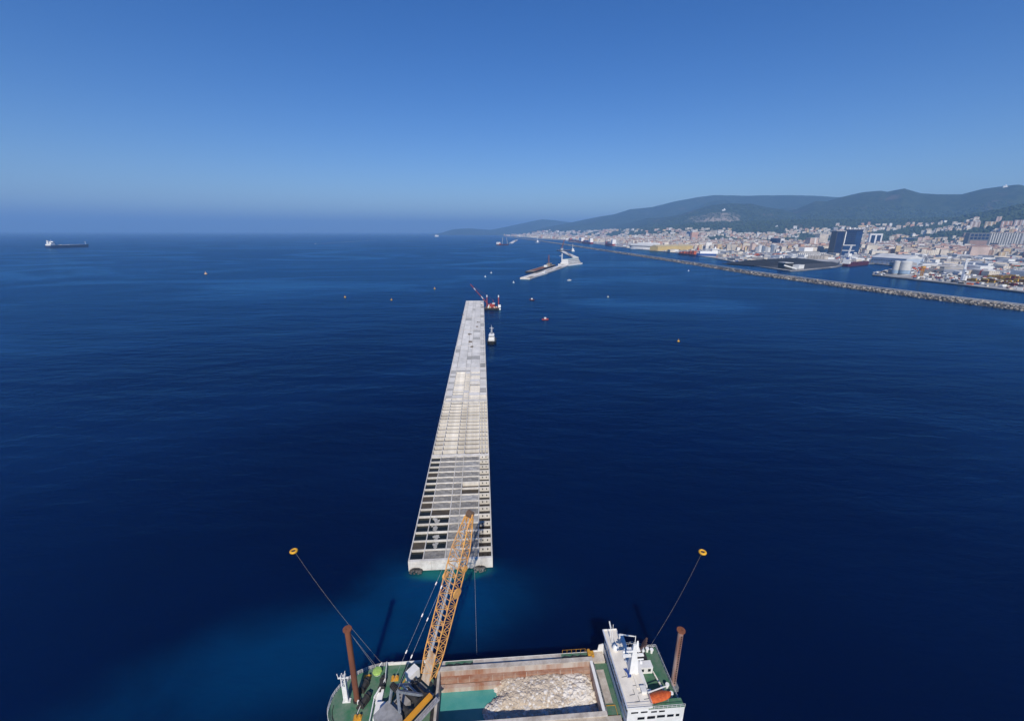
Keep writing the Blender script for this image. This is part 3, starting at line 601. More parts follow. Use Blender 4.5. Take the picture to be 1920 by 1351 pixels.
MB().box(6.4, 6.8, -0.2, 0.2, FZ, FZ+0.9).build('vent', white_p, ship)
ml = MB(); rg = random.Random(9)
for k in range(5): ml.tube([(16.2 + k*0.55 + 0.3*math.sin(i), 7.2 + 0.5*math.sin(i*0.9 + k), FZ + 0.12) for i in range(9)], 0.13, 5)
ml.build('coiled_hose', dark_m, ship)
fm = MB().box(2.9, 4.7, 0.3, 1.2, FZ, FZ + 0.3)
fc = [(3.3, .45), (4.1, .45), (4.1, 1.1), (3.3, 1.1)]
for x_, y_ in fc: fm.bar((x_, y_, FZ), (x_, y_, FZ + 8.2), 0.26)
for k in range(9):
    for i in range(4):
        a, b = fc[i], fc[(i+1) % 4]; fm.bar((*a, FZ + 0.9*k + .5), (*b, FZ + 0.9*k + (1.3 if (i + k) % 2 else .5)), 0.12)
fm.box(3.3, 4.1, 0.42, 0.48, FZ, FZ + 5.0).box(2.5, 4.9, 0.6, 0.9, FZ + 7.2, FZ + 7.4).bar((2.6, .75, FZ+7.4), (2.4, .75, FZ+8.6), .14).bar((4.0, .75, FZ+8.2), (4.3, .75, FZ+9.3), .14)
fm.build('foremast', white_p, ship)

# things that stand on the ship
def on_ship(o, u=0, v=0, z=0, rz=0): o.location = S(u, v, z); o.rotation_euler.z = SHIP_YAW + rz; return o
for u_, v_, zt, zb, lab, mm in ((6.1, 0.75, 26.3, FZ, 'rusty brown tubular spud standing on the bow deck of the stone carrier', rust_m), (81.2, -1.5, 22.4, -0.6, 'pale and rusty perforated spud at the stern of the stone carrier', mat('pale_scraped_steel', (0.46, 0.36, 0.32), 0.8, scale=0.5, col2=(0.22, 0.09, 0.06), streak=True))):
    t_ = thing('spud_pile', lab, 'spud', S(u_, v_, 0), SHIP_YAW, 'spuds of the stone carrier')
    MB().lathe([(0.62, zb), (0.62, zt)], 18).build('tube', mm, t_, smooth=False)
    MB().lathe([(0.95, zt), (0.95, zt + 0.25), (0.32, zt + 0.26), (0.30, zt + 0.1)], 18).build('cap_flange', rust_m, t_)
    if u_ > 50:
        MB().box(-1.0, 1.0, -1.0, 1.0, 4.6, 6.0).build('guide_collar', grey_p, t_)
        for k in range(27): MB().box(-0.16, 0.16, -0.66, -0.60, 6.8 + k*0.55, 7.1 + k*0.55).build('pin_hole', hole_m, t_)
    else: MB().lathe([(0.9, FZ), (0.9, FZ + 0.4), (0.66, FZ + 0.4)], 18).build('guide_collar', dark_m, t_)
t_ = thing('life_raft_canopy', 'lime green covered drum on the bow rail of the stone carrier', 'raft canister', S(9.4, 7.0, FZ), SHIP_YAW)
MB().lathe([(1.1, 0.35), (1.2, 0.7), (1.0, 1.0), (0.3, 1.15)], 9).build('cover', lime_m, t_); MB().lathe([(0.9, 0), (0.9, 0.35)], 9).build('cradle', white_p, t_); MB().bar((0.2, 0.9, 0.9), (0.9, 1.5, 1.5), 0.2).build('davit_arm', white_p, t_)
t_ = thing('rescue_boat', 'orange covered rescue boat on the stern deck of the stone carrier', 'boat', S(75.3, -6.9, 9.27), SHIP_YAW + R(10))
vs_ = []; fs_ = []
for i in range(9):
    x_ = -2.7 + 5.4*i/8; w_ = 1.15*math.sqrt(max(0.02, 1 - (x_/2.75)**2)) if x_ > 0 else 1.15*(1 - 0.10*(x_/2.7)**2); 
    for v_, z_ in ((-1, .75), (-0.75, .3), (0, 0), (0.75, .3), (1, .75), (0.6, 1.05), (0, 1.25), (-0.6, 1.05)): vs_.append((x_, v_*w_, 0.15 + z_))
for i in range(8):
    for j in range(8): fs_.append((i*8 + j, i*8 + (j+1) % 8, (i+1)*8 + (j+1) % 8, (i+1)*8 + j))
fs_ += [tuple(range(8))[::-1], tuple(range(64, 72))]
MB().add(vs_, fs_).build('boat_cover', orange_p, t_, smooth=True); MB().box(-1.8, -1.5, -1.0, 1.0, 0, 0.5).box(1.4, 1.7, -0.9, 0.9, 0, 0.5).build('cradle', grey_p, t_); MB().bar((-2.9, 1.3, 0.9), (2.6, 1.5, 1.1), 0.22).build('davit_arm', white_p, t_)
bt = MB(); vs_, fs_ = heap(0.9, 2.2, 0.12, 3, 6, 8); vs_ = [(x + 0.25*math.sin(y*2.2), y, z + 0.12) for x, y, z in vs_]
tag(on_ship(MB().add(vs_, fs_).build('tarpaulin', mat('blue_tarpaulin', (0.05, 0.10, 0.33), 0.6, bump=0.6)), 69.2, -2.6, RF), 'crumpled blue tarpaulin on the cream bridge roof of the stone carrier', 'tarpaulin')
# cargo of stones, with milky water at the forward end of the hold
stone_m = mat('pale_limestone', (0.63, 0.54, 0.43), 0.9, scale=0.6, col2=(0.48, 0.40, 0.31)); stone_w = mat('white_limestone', (0.74, 0.70, 0.64), 0.9, scale=0.8, col2=(0.58, 0.53, 0.47))
def pile_z(u, v):
    e = 34.3 + 1.6*math.sin(v*0.7) + 0.4*v*0.3
    k = smooth((u - e)/7.0); s_ = smooth((HU1 - u)/3.0)*0.35 + 0.65
    return -0.3 + k*s_*(3.2 + 0.6*math.cos(v*0.35) + 0.7*fbm(u, v, 0.13, 3) + 0.10*v)
vs_, fs_ = [], []
NU, NV = 90, 36
for i in range(NU + 1):
    for j in range(NV + 1):
        u_, v_ = 32 + (HU1 - 32 - 0.05)*i/NU, HV0 + 0.05 + (HV1 - 0.95 - HV0 - 0.05)*j/NV
        vs_.append((u_, v_, pile_z(u_, v_) - 0.02))
for i in range(NU):
    for j in range(NV): k = i*(NV+1) + j; fs_.append((k, k+NV+1, k+NV+2, k+1))
cargo = MB().add(vs_, fs_); rg = random.Random(21); cg2 = MB()
for k in range(4200):
    u_, v_ = rg.uniform(33, HU1 - 0.3), rg.uniform(HV0 + 0.2, HV1 - 1.1)
    zz = pile_z(u_, v_)
    if zz < 0.2 and rg.random() > .3: continue
    r_ = rg.choice((.2, .26, .32, .38, .48, .62)); 
    if u_ < 39 or u_ > 56: r_ *= 1.25
    (cg2 if (rg.random() < (0.75 if (u_ < 39 or u_ > 55) else 0.2)) else cargo).rock((u_, v_, zz + rg.uniform(-.16, .03)), r_, rg, .6)
o_ = tag(on_ship(cargo.build('stone_cargo', stone_m)), 'heap of pale broken stones filling the hold of the stone carrier', 'stones', kind='stuff')
o_ = tag(on_ship(cg2.build('coarse_stone_cargo', stone_w)), 'whiter coarse stones at both ends of the cargo heap', 'stones', kind='stuff')
hw = mat('milky_hold_water', (0.055, 0.30, 0.27), 0.12, scale=0.15, col2=(0.11, 0.36, 0.32), spec=0.5)
tag(on_ship(MB().add([(HU0 + .01, HV0 + .01, 1.15), (42, HV0 + .01, 1.15), (42, HV1 - .95, 1.15), (HU0 + .01, HV1 - .95, 1.15)], [(0, 1, 2, 3)]).build('hold_water', hw)), 'milky turquoise water in the forward end of the hold', 'water', kind='stuff')
# ------------------------------------------------------------------ the yellow lattice crane on the stone carrier
boom_y = mat('faded_yellow_paint', (0.70, 0.36, 0.085), 0.6, scale=0.9, col2=(0.58, 0.30, 0.13)); plate_m = mat('rust_streaked_plate', (0.56, 0.48, 0.38), 0.75, scale=0.7, col2=(0.38, 0.22, 0.12), streak=True)
silver_m = mat('galvanised_pipe', (0.52, 0.53, 0.55), 0.45, metal=0.3, scale=1.0, col2=(0.36, 0.37, 0.40))
PIV = (19.6, -1.2); tipw = P(881, 963, 45.0)
c_, s_ = math.cos(SHIP_YAW), math.sin(SHIP_YAW)
tu = (tipw.x - SHIP_O.x)*c_ + (tipw.y - SHIP_O.y)*s_; tv = -(tipw.x - SHIP_O.x)*s_ + (tipw.y - SHIP_O.y)*c_
CRA = math.atan2(tv - PIV[1], tu - PIV[0]); TR = math.hypot(tv - PIV[1], tu - PIV[0])
crane = thing('lattice_boom_crane', 'yellow lattice boom crane on the stone carrier, boom raised over the caisson', 'crane', S(*PIV, FZ), SHIP_YAW + CRA)
# crane frame: x along the boom, z up from the forecastle deck
MB().lathe([(2.6, 0), (2.6, 1.2), (2.3, 1.3), (2.3, 1.7)], 24).build('pedestal', grey_p, crane)
MB().box(-8.2, 3.4, -2.9, 2.6, 1.7, 2.3).build('turntable', grey_p, crane)
MB().box(-9.0, -5.2, -2.7, 2.3, 2.3, 5.2).build('counterweight', mat('grey_ballast', (0.34, 0.34, 0.35), 0.7, scale=0.5, col2=(0.20, 0.20, 0.20)), crane)
MB().box(-5.1, -1.6, -1.0, 1.9, 2.3, 4.0).build('engine_house', mat('dusty_grey_plate', (0.30, 0.28, 0.26), 0.7, scale=0.4, col2=(0.2, 0.19, 0.18)), crane)
ys = MB().box(-8.4, 2.2, -4.0, -3.0, 3.3, 4.0).build('side_cover', mat('orange_yellow_cover', (0.74, 0.33, 0.02), 0.55, scale=0.4, col2=(0.62, 0.27, 0.03)), crane)
MB().box(-8.6, 3.2, -5.2, -4.02, 2.3, 2.5).build('side_walkway', silver_m, crane)
wr = MB()
for h in (0.5, 1.0): wr.bar((-8.6, -5.2, 2.5 + h), (3.2, -5.2, 2.5 + h), 0.06)
for k in range(12): wr.bar((-8.6 + k*1.07, -5.2, 2.5), (-8.6 + k*1.07, -5.2, 3.5), 0.06)
wr.build('walkway_rail', silver_m, crane)
cbx = MB().box(1.4, 4.2, 2.7, 4.6, 2.3, 4.9); cbx.build('operator_cab', white_p, crane)
for a in (1.6, 2.5, 3.4): MB().box(a, a + 0.7, 4.602, 4.66, 3.6, 4.7).build('cab_window', glass_m, crane)
MB().box(4.202, 4.26, 2.9, 4.4, 3.4, 4.7).build('cab_window', glass_m, crane)
for x_, w_ in ((-3.4, 2.4), (-0.6, 2.8), (1.2, 2.0)):
    d = MB().bar((x_, -2.4, 3.5), (x_, 1.2, 3.5), w_*0.55, n=14).bar((x_, -2.6, 3.5), (x_, -2.4, 3.5), w_*0.85, n=14).bar((x_, 1.2, 3.5), (x_, 1.4, 3.5), w_*0.85, n=14); d.build('winch_drum', dark_m, crane)
rg = random.Random(3)
for k in range(16):
    x_, y_ = rg.uniform(-1.4, 3.2), rg.uniform(1.5, 2.5); MB().box(x_, x_ + rg.uniform(.3, .8), y_, y_ + rg.uniform(.3, .7), 2.3, rg.uniform(2.7, 4.2)).build('machine_box', rg.choice((grey_p, dark_m, silver_m)), crane)
# A-frame gantry: a closed loop of heavy grey box girders leaning back
gy = MB(); AP = (-4.6, 0, 10.2)
for y_ in (-2.2, 2.2):
    gy.bar((2.2, y_, 2.3), (AP[0], y_*0.42, AP[2]), 0.62); gy.bar((-5.4, y_, 2.3), (AP[0], y_*0.42, AP[2]), 0.5)
gy.bar((AP[0], -1.1, AP[2]), (AP[0], 1.1, AP[2]), 0.8, n=10); gy.bar((0.0, -1.75, 4.9), (0.0, 1.75, 4.9), 0.4).bar((-2.0, -1.35, 7.2), (-2.0, 1.35, 7.2), 0.3)
gy.build('gantry', mat('blue_grey_paint', (0.27, 0.30, 0.34), 0.6, scale=0.8, col2=(0.16, 0.18, 0.20)), crane)
sv = MB()
for k in range(5): sv.bar((AP[0], -0.9 + k*0.42, AP[2] + 0.25), (AP[0], -0.7 + k*0.42, AP[2] + 0.25), 1.3, n=14)
sv.build('gantry_sheave', dark_m, crane)
MB().bar((-2.0, -0.8, 7.55), (-2.0, 0.8, 7.55), 0.22).build('gantry_lamp_bar', white_p, crane)
# boom
foot = Vector((3.9, -0.2, 3.6)); tip = Vector((TR, 0, 45.0 - FZ)); ax = (tip - foot); BL = ax.length; ax.normalize(); sy = Vector((0, 1, 0)); nz_ = ax.cross(sy).normalized() * -1
if nz_.z < 0: nz_ = -nz_
def bsec(t):
    """half width and half depth of the boom at fraction t"""
    if t < 0.16: k = 0.55 + 0.45*t/0.16; return 1.75*(0.85 + 0.15*t/0.16), 1.45*k
    if t > 0.78: k = 1 - 0.58*(t - 0.78)/0.22; return 1.75*k, 1.45*k
    return 1.75, 1.45
def bp(t, a, b):
    w_, h_ = bsec(t); return foot + ax*(BL*t) + sy*(w_*a) + nz_*(h_*b)
NB = 20; chords = MB(); ts = [0.03 + 0.95*i/NB for i in range(NB + 1)]
for a in (-1, 1):
    for b in (-1, 1):
        for t0, t1 in zip(ts[:-1], ts[1:]): chords.bar(bp(t0, a, b), bp(t1, a, b), 0.24)
boom = chords.build('boom_chord', boom_y, crane)
for fi, (f0, f1) in enumerate((((-1, -1), (1, -1)), ((-1, 1), (1, 1)), ((-1, -1), (-1, 1)), ((1, -1), (1, 1)))):
    lc = MB()
    for i, (t0, t1) in enumerate(zip(ts[:-1], ts[1:])):
        p0, p1 = (f0, f1) if i % 2 else (f1, f0)
        lc.bar(bp(t0, *p0), bp(t1, *p1), 0.14); lc.bar(bp(t1, *f0), bp(t1, *f1), 0.13)
        if i % 4 == 0 and fi > 1: lc.bar(bp(t0, *p1), bp(t1, *p0), 0.11)
    tag(lc.build('boom_lacing', boom_y, boom), kind='stuff')
pl = MB()
pl.add([bp(0.0, -1, 1.08), bp(0.0, 0.75, 1.08), bp(0.19, 0.3, 1.08), bp(0.19, -1, 1.08), bp(0.0, -1, 1.0), bp(0.0, 0.75, 1.0), bp(0.19, 0.3, 1.0), bp(0.19, -1, 1.0)], [(0,1,2,3),(4,7,6,5),(0,4,5,1),(1,5,6,2),(2,6,7,3),(3,7,4,0)])
pl.build('boom_foot_plate', plate_m, crane)
MB().bar(foot + sy*-1.6, foot + sy*1.6, 0.9, n=12).build('boom_hinge', dark_m, crane)
wk = MB().add([bp(0.19, -.25, 1.02), bp(0.19, .12, 1.02), bp(0.95, .12, 1.02), bp(0.95, -.25, 1.02), bp(0.19, -.25, .9), bp(0.19, .12, .9), bp(0.95, .12, .9), bp(0.95, -.25, .9)], [(0,1,2,3),(4,7,6,5),(0,4,5,1),(1,5,6,2),(2,6,7,3),(3,7,4,0)])
wk.build('boom_walkway', silver_m, crane)
MB().tube([bp(0.17, 0.35, 0.95), bp(0.92, 0.35, 0.95)], 0.16, 6).build('boom_cable_duct', silver_m, crane)
for t_, a, r_ in ((0.55, -1.35, 1.25), (0.60, 1.3, 0.9), (0.70, -1.6, 0.8)):
    q = bp(t_, a, 0.2); d = MB().bar(q - sy*0.16, q + sy*0.16, 2*r_, n=18).bar(q - sy*0.3, q + sy*0.3, 0.5, n=8); sh = d.build('guide_sheave', boom_y, crane)
    MB().bar(bp(t_, a/abs(a), 0.2), q, 0.3).build('sheave_bracket', boom_y, sh)
hd = MB()
for k in range(4): hd.bar(tip + sy*(-0.75 + k*0.4), tip + sy*(-0.55 + k*0.4), 1.7, n=16)
hd.build('head_sheave', mat('rusty_sheave', (0.20, 0.13, 0.09), 0.7), crane)
hk = MB()
for a in (-1, 1): hk.bar(bp(0.93, a*.98, 0.9), tip + sy*a*0.9, 0.3).bar(bp(0.93, a*.98, -0.9), tip + sy*a*0.9, 0.3)
hk.bar(tip - sy*1.0, tip + sy*1.0, 0.5, n=8); hk.build('head_frame', boom_y, crane)
# luffing ropes with sockets, from the gantry to the boom head, and the hoist rope into the water
for y_ in (-0.9, 0.9):
    a = Vector((AP[0], y_, AP[2] + 0.4)); b = bp(0.93, y_*0.9, 1.1); MB().bar(a, b, 0.045, n=5).build('luffing_rope', silver_m, crane)
    for f in (0.18, 0.40, 0.60): m_ = a.lerp(b, f); MB().bar(m_, a.lerp(b, f + 0.02), 0.28, n=6).build('rope_socket', white_p, crane)
MB().bar(tip + Vector((0.8, -0.3, -0.4)), Vector((tip.x + 0.8, -0.3, -FZ - 0.4)), 0.06, n=5).build('hoist_rope', silver_m, crane)

# ------------------------------------------------------------------ mooring buoys and their lines
ybuoy = mat('yellow_buoy_paint', (0.80, 0.42, 0.02), 0.5, scale=1.0, col2=(0.66, 0.34, 0.03))
for px, py, su, sv_, sz, wd in ((551, 1034, 10.6, 8.4, FZ + 0.6, 'left'), (1317, 1036, 78.6, 6.9, 7.6, 'right')):
    g = P(px, py, 0.0)
    t_ = thing('mooring_buoy', 'yellow ring buoy floating off the %s of the caisson, tied to the stone carrier' % ('left' if wd == 'left' else 'right'), 'buoy', g, 0, 'yellow mooring buoys')
    MB().torus((0, 0, 0.35), 0.98, 0.42, 24, 10).build('ring', ybuoy, t_, smooth=True); MB().lathe([(0.6, 0.2), (0.6, 0.45), (0.25, 0.5)], 14).build('core', dark_m, t_); MB().bar((0, 0, 0.4), (0, 0, 1.0), 0.2, n=8).build('mooring_eye', rust_m, t_)
    a = S(su, sv_, sz); b = g + Vector((0, 0, 0.7)); pts = [a.lerp(b, k/14) - Vector((0, 0, 1.9*math.sin(math.pi*k/14)*(1 if k else 0))) for k in range(15)]
    pts = [Vector((p.x, p.y, max(p.z, 0.12))) for p in pts]
    tag(MB().tube(pts, 0.05, 5).build('mooring_line', mat('pale_rope', (0.42, 0.38, 0.30), 0.8)), 'thin mooring line from the %s of the stone carrier to its yellow buoy' % ('bow' if wd == 'left' else 'stern'), 'rope', 'mooring lines of the stone carrier')
a = S(6.6, 0.9, 25.0); b = S(8.4, 8.3, FZ + 0.5)
tag(MB().tube([a, b], 0.07, 4).tube([a, S(9.0, 8.2, FZ + .5)], 0.06, 4).build('stay_wire', silver_m), 'pair of thin stay wires beside the rusty bow spud', 'wire')
# ------------------------------------------------------------------ vessels and the other works out at sea
red_p = mat('red_ship_paint', (0.36, 0.045, 0.03), 0.55, scale=0.2, col2=(0.24, 0.04, 0.03)); black_p = mat('black_hull_paint', (0.014, 0.015, 0.018), 0.5, scale=0.2, col2=(0.03, 0.028, 0.026))
blue_p = mat('blue_ship_paint', (0.02, 0.07, 0.28), 0.5); wine_p = mat('wine_red_hull_paint', (0.10, 0.018, 0.03), 0.55, col2=(0.07, 0.02, 0.03)); orange_s = mat('orange_ship_paint', (0.66, 0.13, 0.03), 0.6, col2=(0.45, 0.10, 0.03))
tan_m = mat('tan_deck_paint', (0.33, 0.27, 0.20), 0.8); steel_m = mat('pale_grey_steel', (0.42, 0.43, 0.45), 0.6, scale=0.5, col2=(0.28, 0.29, 0.31))
def hull_pts(L, B, bow=0.22, stern=0.08, n=7):
    """deck outline, stern at x=0, bow at x=L"""
    side = [(0, B*0.38), (L*stern, B*0.5)] + [(L*(1 - bow) + L*bow*i/n, 0.5*B*math.sqrt(max(0, 1 - (i/n)**2.1))) for i in range(n + 1)]
    return [(x, -y) for x, y in side] + [(x, y) for x, y in side[::-1][1:]]
def hull_mb(L, B, H, draft=0.6, flare=0.9):
    p = hull_pts(L, B); n = len(p); lo = [(L/2 + (x - L/2)*0.97, y*flare, -draft) for x, y in p]; hi = [(x, y, H*(1 + 0.25*max(0, (x/L - 0.8)/0.2))) for x, y in p]
    return MB().add(lo + hi, [tuple(range(n))[::-1], tuple(range(n, 2*n))] + [(i, (i+1) % n, n + (i+1) % n, n + i) for i in range(n)])
def windows_row(parent, x0, x1, y, z0, z1, n, nm='window'):
    w_ = (x1 - x0)/n
    for k in range(n): MB().box(x0 + w_*(k + .18), x0 + w_*(k + .82), y - 0.05, y + 0.05, z0, z1).build(nm, glass_m, parent)
# --- tanker
a, b = P(89, 465, 0), P(167, 462.5, 0); L = (b - a).length
t_ = thing('tanker', 'dark hulled tanker with white superstructure alone on the open sea', 'tanker', a, yaw_of(a, b))
hull_mb(L, L*0.15, 15).build('hull', navy_p, t_); B = L*0.15
MB().prism([(x, y*0.93) for x, y in hull_pts(L*0.97, B)], 15.02, 15.6).build('deck', tan_m, t_)
h_ = MB().box(L*.03, L*.14, -B*.46, B*.46, 15.6, 24).box(L*.06, L*.14, -B*.42, B*.42, 24, 36).box(L*.10, L*.145, -B*.5, B*.5, 36, 41).build('superstructure', white_p, t_)
MB().box(L*.035, L*.065, -B*.14, B*.14, 24, 44).box(L*.03, L*.06, -B*.10, B*.10, 44, 47).build('funnel', white_p, t_)
windows_row(t_, L*.065, L*.138, -B*.42 - .1, 33, 34.4, 6); windows_row(t_, L*.101, L*.144, -B*.5 - .1, 38, 39.6, 5)
MB().box(L*.2, L*.9, -1.5, 1.5, 15.7, 18.2).build('pipe_rack', white_p, t_)
for k in range(7): MB().box(L*(.22 + .09*k), L*(.235 + .09*k), -B*.3, B*.3, 15.7, 19.5 if k in (1, 3) else 17.2).build('manifold', steel_m, t_)
MB().bar((L*.93, 0, 15), (L*.93, 0, 36), 2.2, r2=1.0).box(L*.925, L*.935, -4, 4, 30, 31).build('bow_mast', white_p, t_)
MB().bar((L*.12, 0, 41), (L*.12, 0, 52), 1.2).build('radar_mast', white_p, t_)
# --- red crane barge off the far end of the breakwater
g = P(922, 581, 0); t_ = thing('crane_barge', 'red and black crane barge moored at the far end of the caissons', 'crane barge', g, R(-4))
MB().box(-11, 11, 0, 20, -0.7, 2.6).build('hull', black_p, t_)
MB().box(-10.4, 10.4, 0.5, 19.5, 2.6, 2.72).build('deck', mat('rusty_deck', (0.15, 0.09, 0.06), 0.85, col2=(0.08, 0.06, 0.05)), t_)
for k in range(6): MB().lathe([(0.7, 0), (0.9, .5), (0.7, 1.0)], 10, (-9.5 + 3.8*k, -0.3, 0.6)).build('tyre_fender', black_p, t_)
hs = MB().box(-4.0, 3.6, 5, 11, 3.4, 8.0).box(-3.2, 0.5, 10.8, 13.5, 3.4, 6.8); hs.build('crane_house', red_p, t_); MB().lathe([(3.2, 2.72), (3.2, 3.4)], 18, (0, 8, 0)).build('turntable', black_p, t_)
MB().box(-5.8, -4.02, 5.4, 7.2, 3.6, 6.4).build('operator_cab', white_p, t_); MB().box(0.2, 4.2, 5.2, 8.8, 8.0, 9.2).build('house_roof', white_p, t_)
tipp = P(882, 533, 25); Lo = Matrix.Rotation(-R(-4), 4, 'Z') @ (tipp - g); ft = Vector((-4.4, 8.0, 5.0)); rb = MB(); wb = MB()
for k in range(10):
    A, B_ = ft.lerp(Lo, k/10), ft.lerp(Lo, (k+1)/10); q = (rb if k % 4 < 3 else wb)
    for oy, oz in ((-.7, -.6), (.7, -.6), (-.7, .6), (.7, .6)): q.bar(A + Vector((0, oy, oz)), B_ + Vector((0, oy, oz)), 0.42)
    q.bar(A + Vector((0, -.7, .6)), B_ + Vector((0, .7, .6)), 0.3); q.bar(A + Vector((0, -.7, -.6)), B_ + Vector((0, -.7, .6)), 0.3); q.bar(A + Vector((0, .7, .6)), B_ + Vector((0, .7, -.6)), 0.3)
bm_ = rb.build('boom', red_p, t_); tag(wb.build('boom_band', white_p, bm_), kind='stuff'); MB().bar(Vector((2.0, 8, 9)), Vector((1.0, 8, 14)), 0.5).bar(Vector((1.0, 8, 14)), Lo, 0.12).build('gantry', red_p, t_)
for x_, y_ in ((-8.6, 13), (8.8, 13)):
    sp = MB().lathe([(0.75, -0.6), (0.75, 17)], 12, (x_, y_, 0)).build('spud', red_p, t_); MB().lathe([(0.8, 17), (0.8, 20)], 12, (x_, y_, 0)).build('spud_top', white_p, sp)
MB().box(9.0, 12.6, 6.0, 9.4, 2.7, 6.6).build('deck_cabin', white_p, t_); MB().lathe([(1.2, 0), (1.6, 1.2), (1.2, 2.4)], 12, (11.8, 2.0, -0.2)).build('fender', white_p, t_)
rg = random.Random(2)
for k in range(14): x_, y_ = rg.uniform(-9.5, 8), rg.uniform(1, 4); MB().box(x_, x_ + rg.uniform(.8, 2), y_, y_ + rg.uniform(.6, 1.4), 2.72, rg.uniform(3.2, 4.8)).build('deck_gear', rg.choice((yellow_p, dark_m, red_p, white_p)), t_)
# --- workboat beside the caissons, bow towards the stone carrier
g = P(921, 646, 0); t_ = thing('workboat', 'white tug with black hull alongside the capped caissons', 'tug', g + Vector((0, 21, 0)), R(-90))
hull_mb(21, 8.6, 2.4).build('hull', black_p, t_); MB().prism([(x*.97 + .3, y*.9) for x, y in hull_pts(21, 8.6)], 2.42, 2.6).build('deck', mat('dark_deck', (0.08, 0.09, 0.09), .8), t_)
MB().box(6.5, 15.5, -3.0, 3.0, 2.6, 5.2).build('deckhouse', white_p, t_); MB().box(9.0, 14.0, -2.5, 2.5, 5.2, 8.0).build('wheelhouse', white_p, t_); MB().box(8.6, 14.3, -2.8, 2.8, 8.0, 8.25).build('wheelhouse_roof', white_p, t_)
for k in range(4): MB().box(13.98, 14.06, -2.2 + 1.15*k, -1.3 + 1.15*k, 6.2, 7.4).build('window', glass_m, t_)
m_ = MB()
for y_ in (-.7, .7): m_.bar((9.5, y_, 8.2), (9.5, y_*.5, 16), 0.3)
for k in range(6): m_.bar((9.5, -.6, 9 + 1.2*k), (9.5, .6, 9.6 + 1.2*k), 0.16)
m_.bar((9.5, -2.2, 14.6), (9.5, 2.2, 14.6), 0.3).bar((9.5, 0, 16), (9.5, 0, 18), .2); m_.build('mast', white_p, t_)
for s__ in (-1, 1): MB().bar((7.2, s__*1.8, 5.2), (7.0, s__*1.8, 9.0), 0.9, n=10).build('funnel', white_p, t_)
fd = MB(); hp = hull_pts(21.3, 9.2)
for q in range(len(hp)): a_, b_ = hp[q], hp[(q+1) % len(hp)]; fd.bar((a_[0] - .15, a_[1], 2.1), (b_[0] - .15, b_[1], 2.1), 0.5)
fd.build('rubber_fender', black_p, t_)
# --- the other runs of caissons farther out
def caisson_run(p0, p1, wpx, n, what, grp):
    A, Bq = P(*p0, 4.0), P(*p1, 4.0); yaw = yaw_of(A, Bq); Lr = (Bq - A).length/n
    for k in range(n):
        q = A.lerp(Bq, k/n); q.z = 0
        c = thing('far_caisson', '%s, %s from its %s end' % (what, ('first', 'second', 'third', 'fourth', 'fifth', 'sixth', 'seventh', 'eighth')[k], 'far' if 'short' in what else 'near'), 'caisson', q, yaw, grp)
        MB().box(0, Lr - 0.8, -wpx, 0, -0.7, 3.4).build('body', concrete, c)
        for j in range(3):
            for i in range(2): MB().box(.6 + (Lr - 2)*i/2, .2 + (Lr - 2)*(i+1)/2, -wpx + .6 + (wpx - 1.2)*j/3, -wpx + .2 + (wpx - 1.2)*(j+1)/3, 3.4, 4.0 - 0.03*((i + j) % 2)).build('deck_slab', slab_m if (i + j + k) % 4 else tan_m, c)
caisson_run((975, 520), (1073, 489.5), 25, 8, 'pale concrete caisson in the middle detached run', 'caissons of the middle run')
caisson_run((1058, 470.5), (1085, 482), 27, 5, 'pale caisson in the short detached run', 'caissons of the short run')
caisson_run((962, 455.5), (971.5, 449.5), -40, 4, 'pale caisson in the farthest detached run', 'caissons of the farthest run')
for k, (px, py) in enumerate([(977, 521.2), (983, 521.7), (990, 522.2)]):
    o = MB().lathe([(1.6, -0.3), (2.0, 1.0), (1.6, 2.2), (0.4, 2.6)], 10).build('end_fender', black_p); o.location = P(px, py, 0); tag(o, 'black fender at the near end of the middle caisson run, %s of three' % ('left', 'middle', 'right')[k], 'fender', 'fenders of the middle run')
# barges and ships attending them
def barge(px0, py0, px1, py1, wd, H, label, hullm, name='work_barge', shift=0.0, cat='barge'):
    A, Bq = P(px0, py0, 0), P(px1, py1, 0); L_ = (Bq - A).length
    t = thing(name, label, cat, A, yaw_of(A, Bq)); MB().prism([(0, shift), (L_, shift), (L_, wd + shift), (0, wd + shift)], -0.7, H).build('hull', hullm, t); MB().box(1, L_ - 1, 1 + shift, wd - 1 + shift, H, H + 0.3).build('deck', tan_m, t); return t, L_
def lattice(t, a, b, w_, m_, name='boom', bars=8):
    a = Vector(a); b = Vector(b); q = MB(); d = (b - a).normalized(); e = d.cross(Vector((0, 0, 1))); e = e.normalized() if e.length > .1 else Vector((1, 0, 0)); f = e.cross(d)
    cs = [e*w_ + f*w_, e*w_ - f*w_, -e*w_ - f*w_, -e*w_ + f*w_]
    for k in range(bars):
        for i in range(4):
            q.bar(a.lerp(b, k/bars) + cs[i], a.lerp(b, (k+1)/bars) + cs[i], w_*.5); q.bar(a.lerp(b, k/bars) + cs[i], a.lerp(b, (k+1)/bars) + cs[(i+1) % 4], w_*.38)
    return q.build(name, m_, t)
t_, L_ = barge(1003, 511.5, 1043, 498, 26, 3.4, 'long dark crane barge moored along the middle caisson run', black_p, 'crane_barge', shift=2)
MB().box(L_*.74, L_*.84, 5, 17, 3.6, 12).build('crane_house', tan_m, t_); lattice(t_, (L_*.78, 12, 10), (L_*.80, 14, 38), 1.6, rust_m); MB().box(L_*.60, L_*.66, 6, 16, 3.6, 9).build('deck_cabin', white_p, t_); MB().box(L_*.1, L_*.55, 4, 20, 3.6, 4.6).build('stone_bin', rust_m, t_)
t_, L_ = barge(1066, 498.5, 1092, 495, 40, 5, 'white accommodation barge at the far end of the middle caisson run', white_p, 'accommodation_barge')
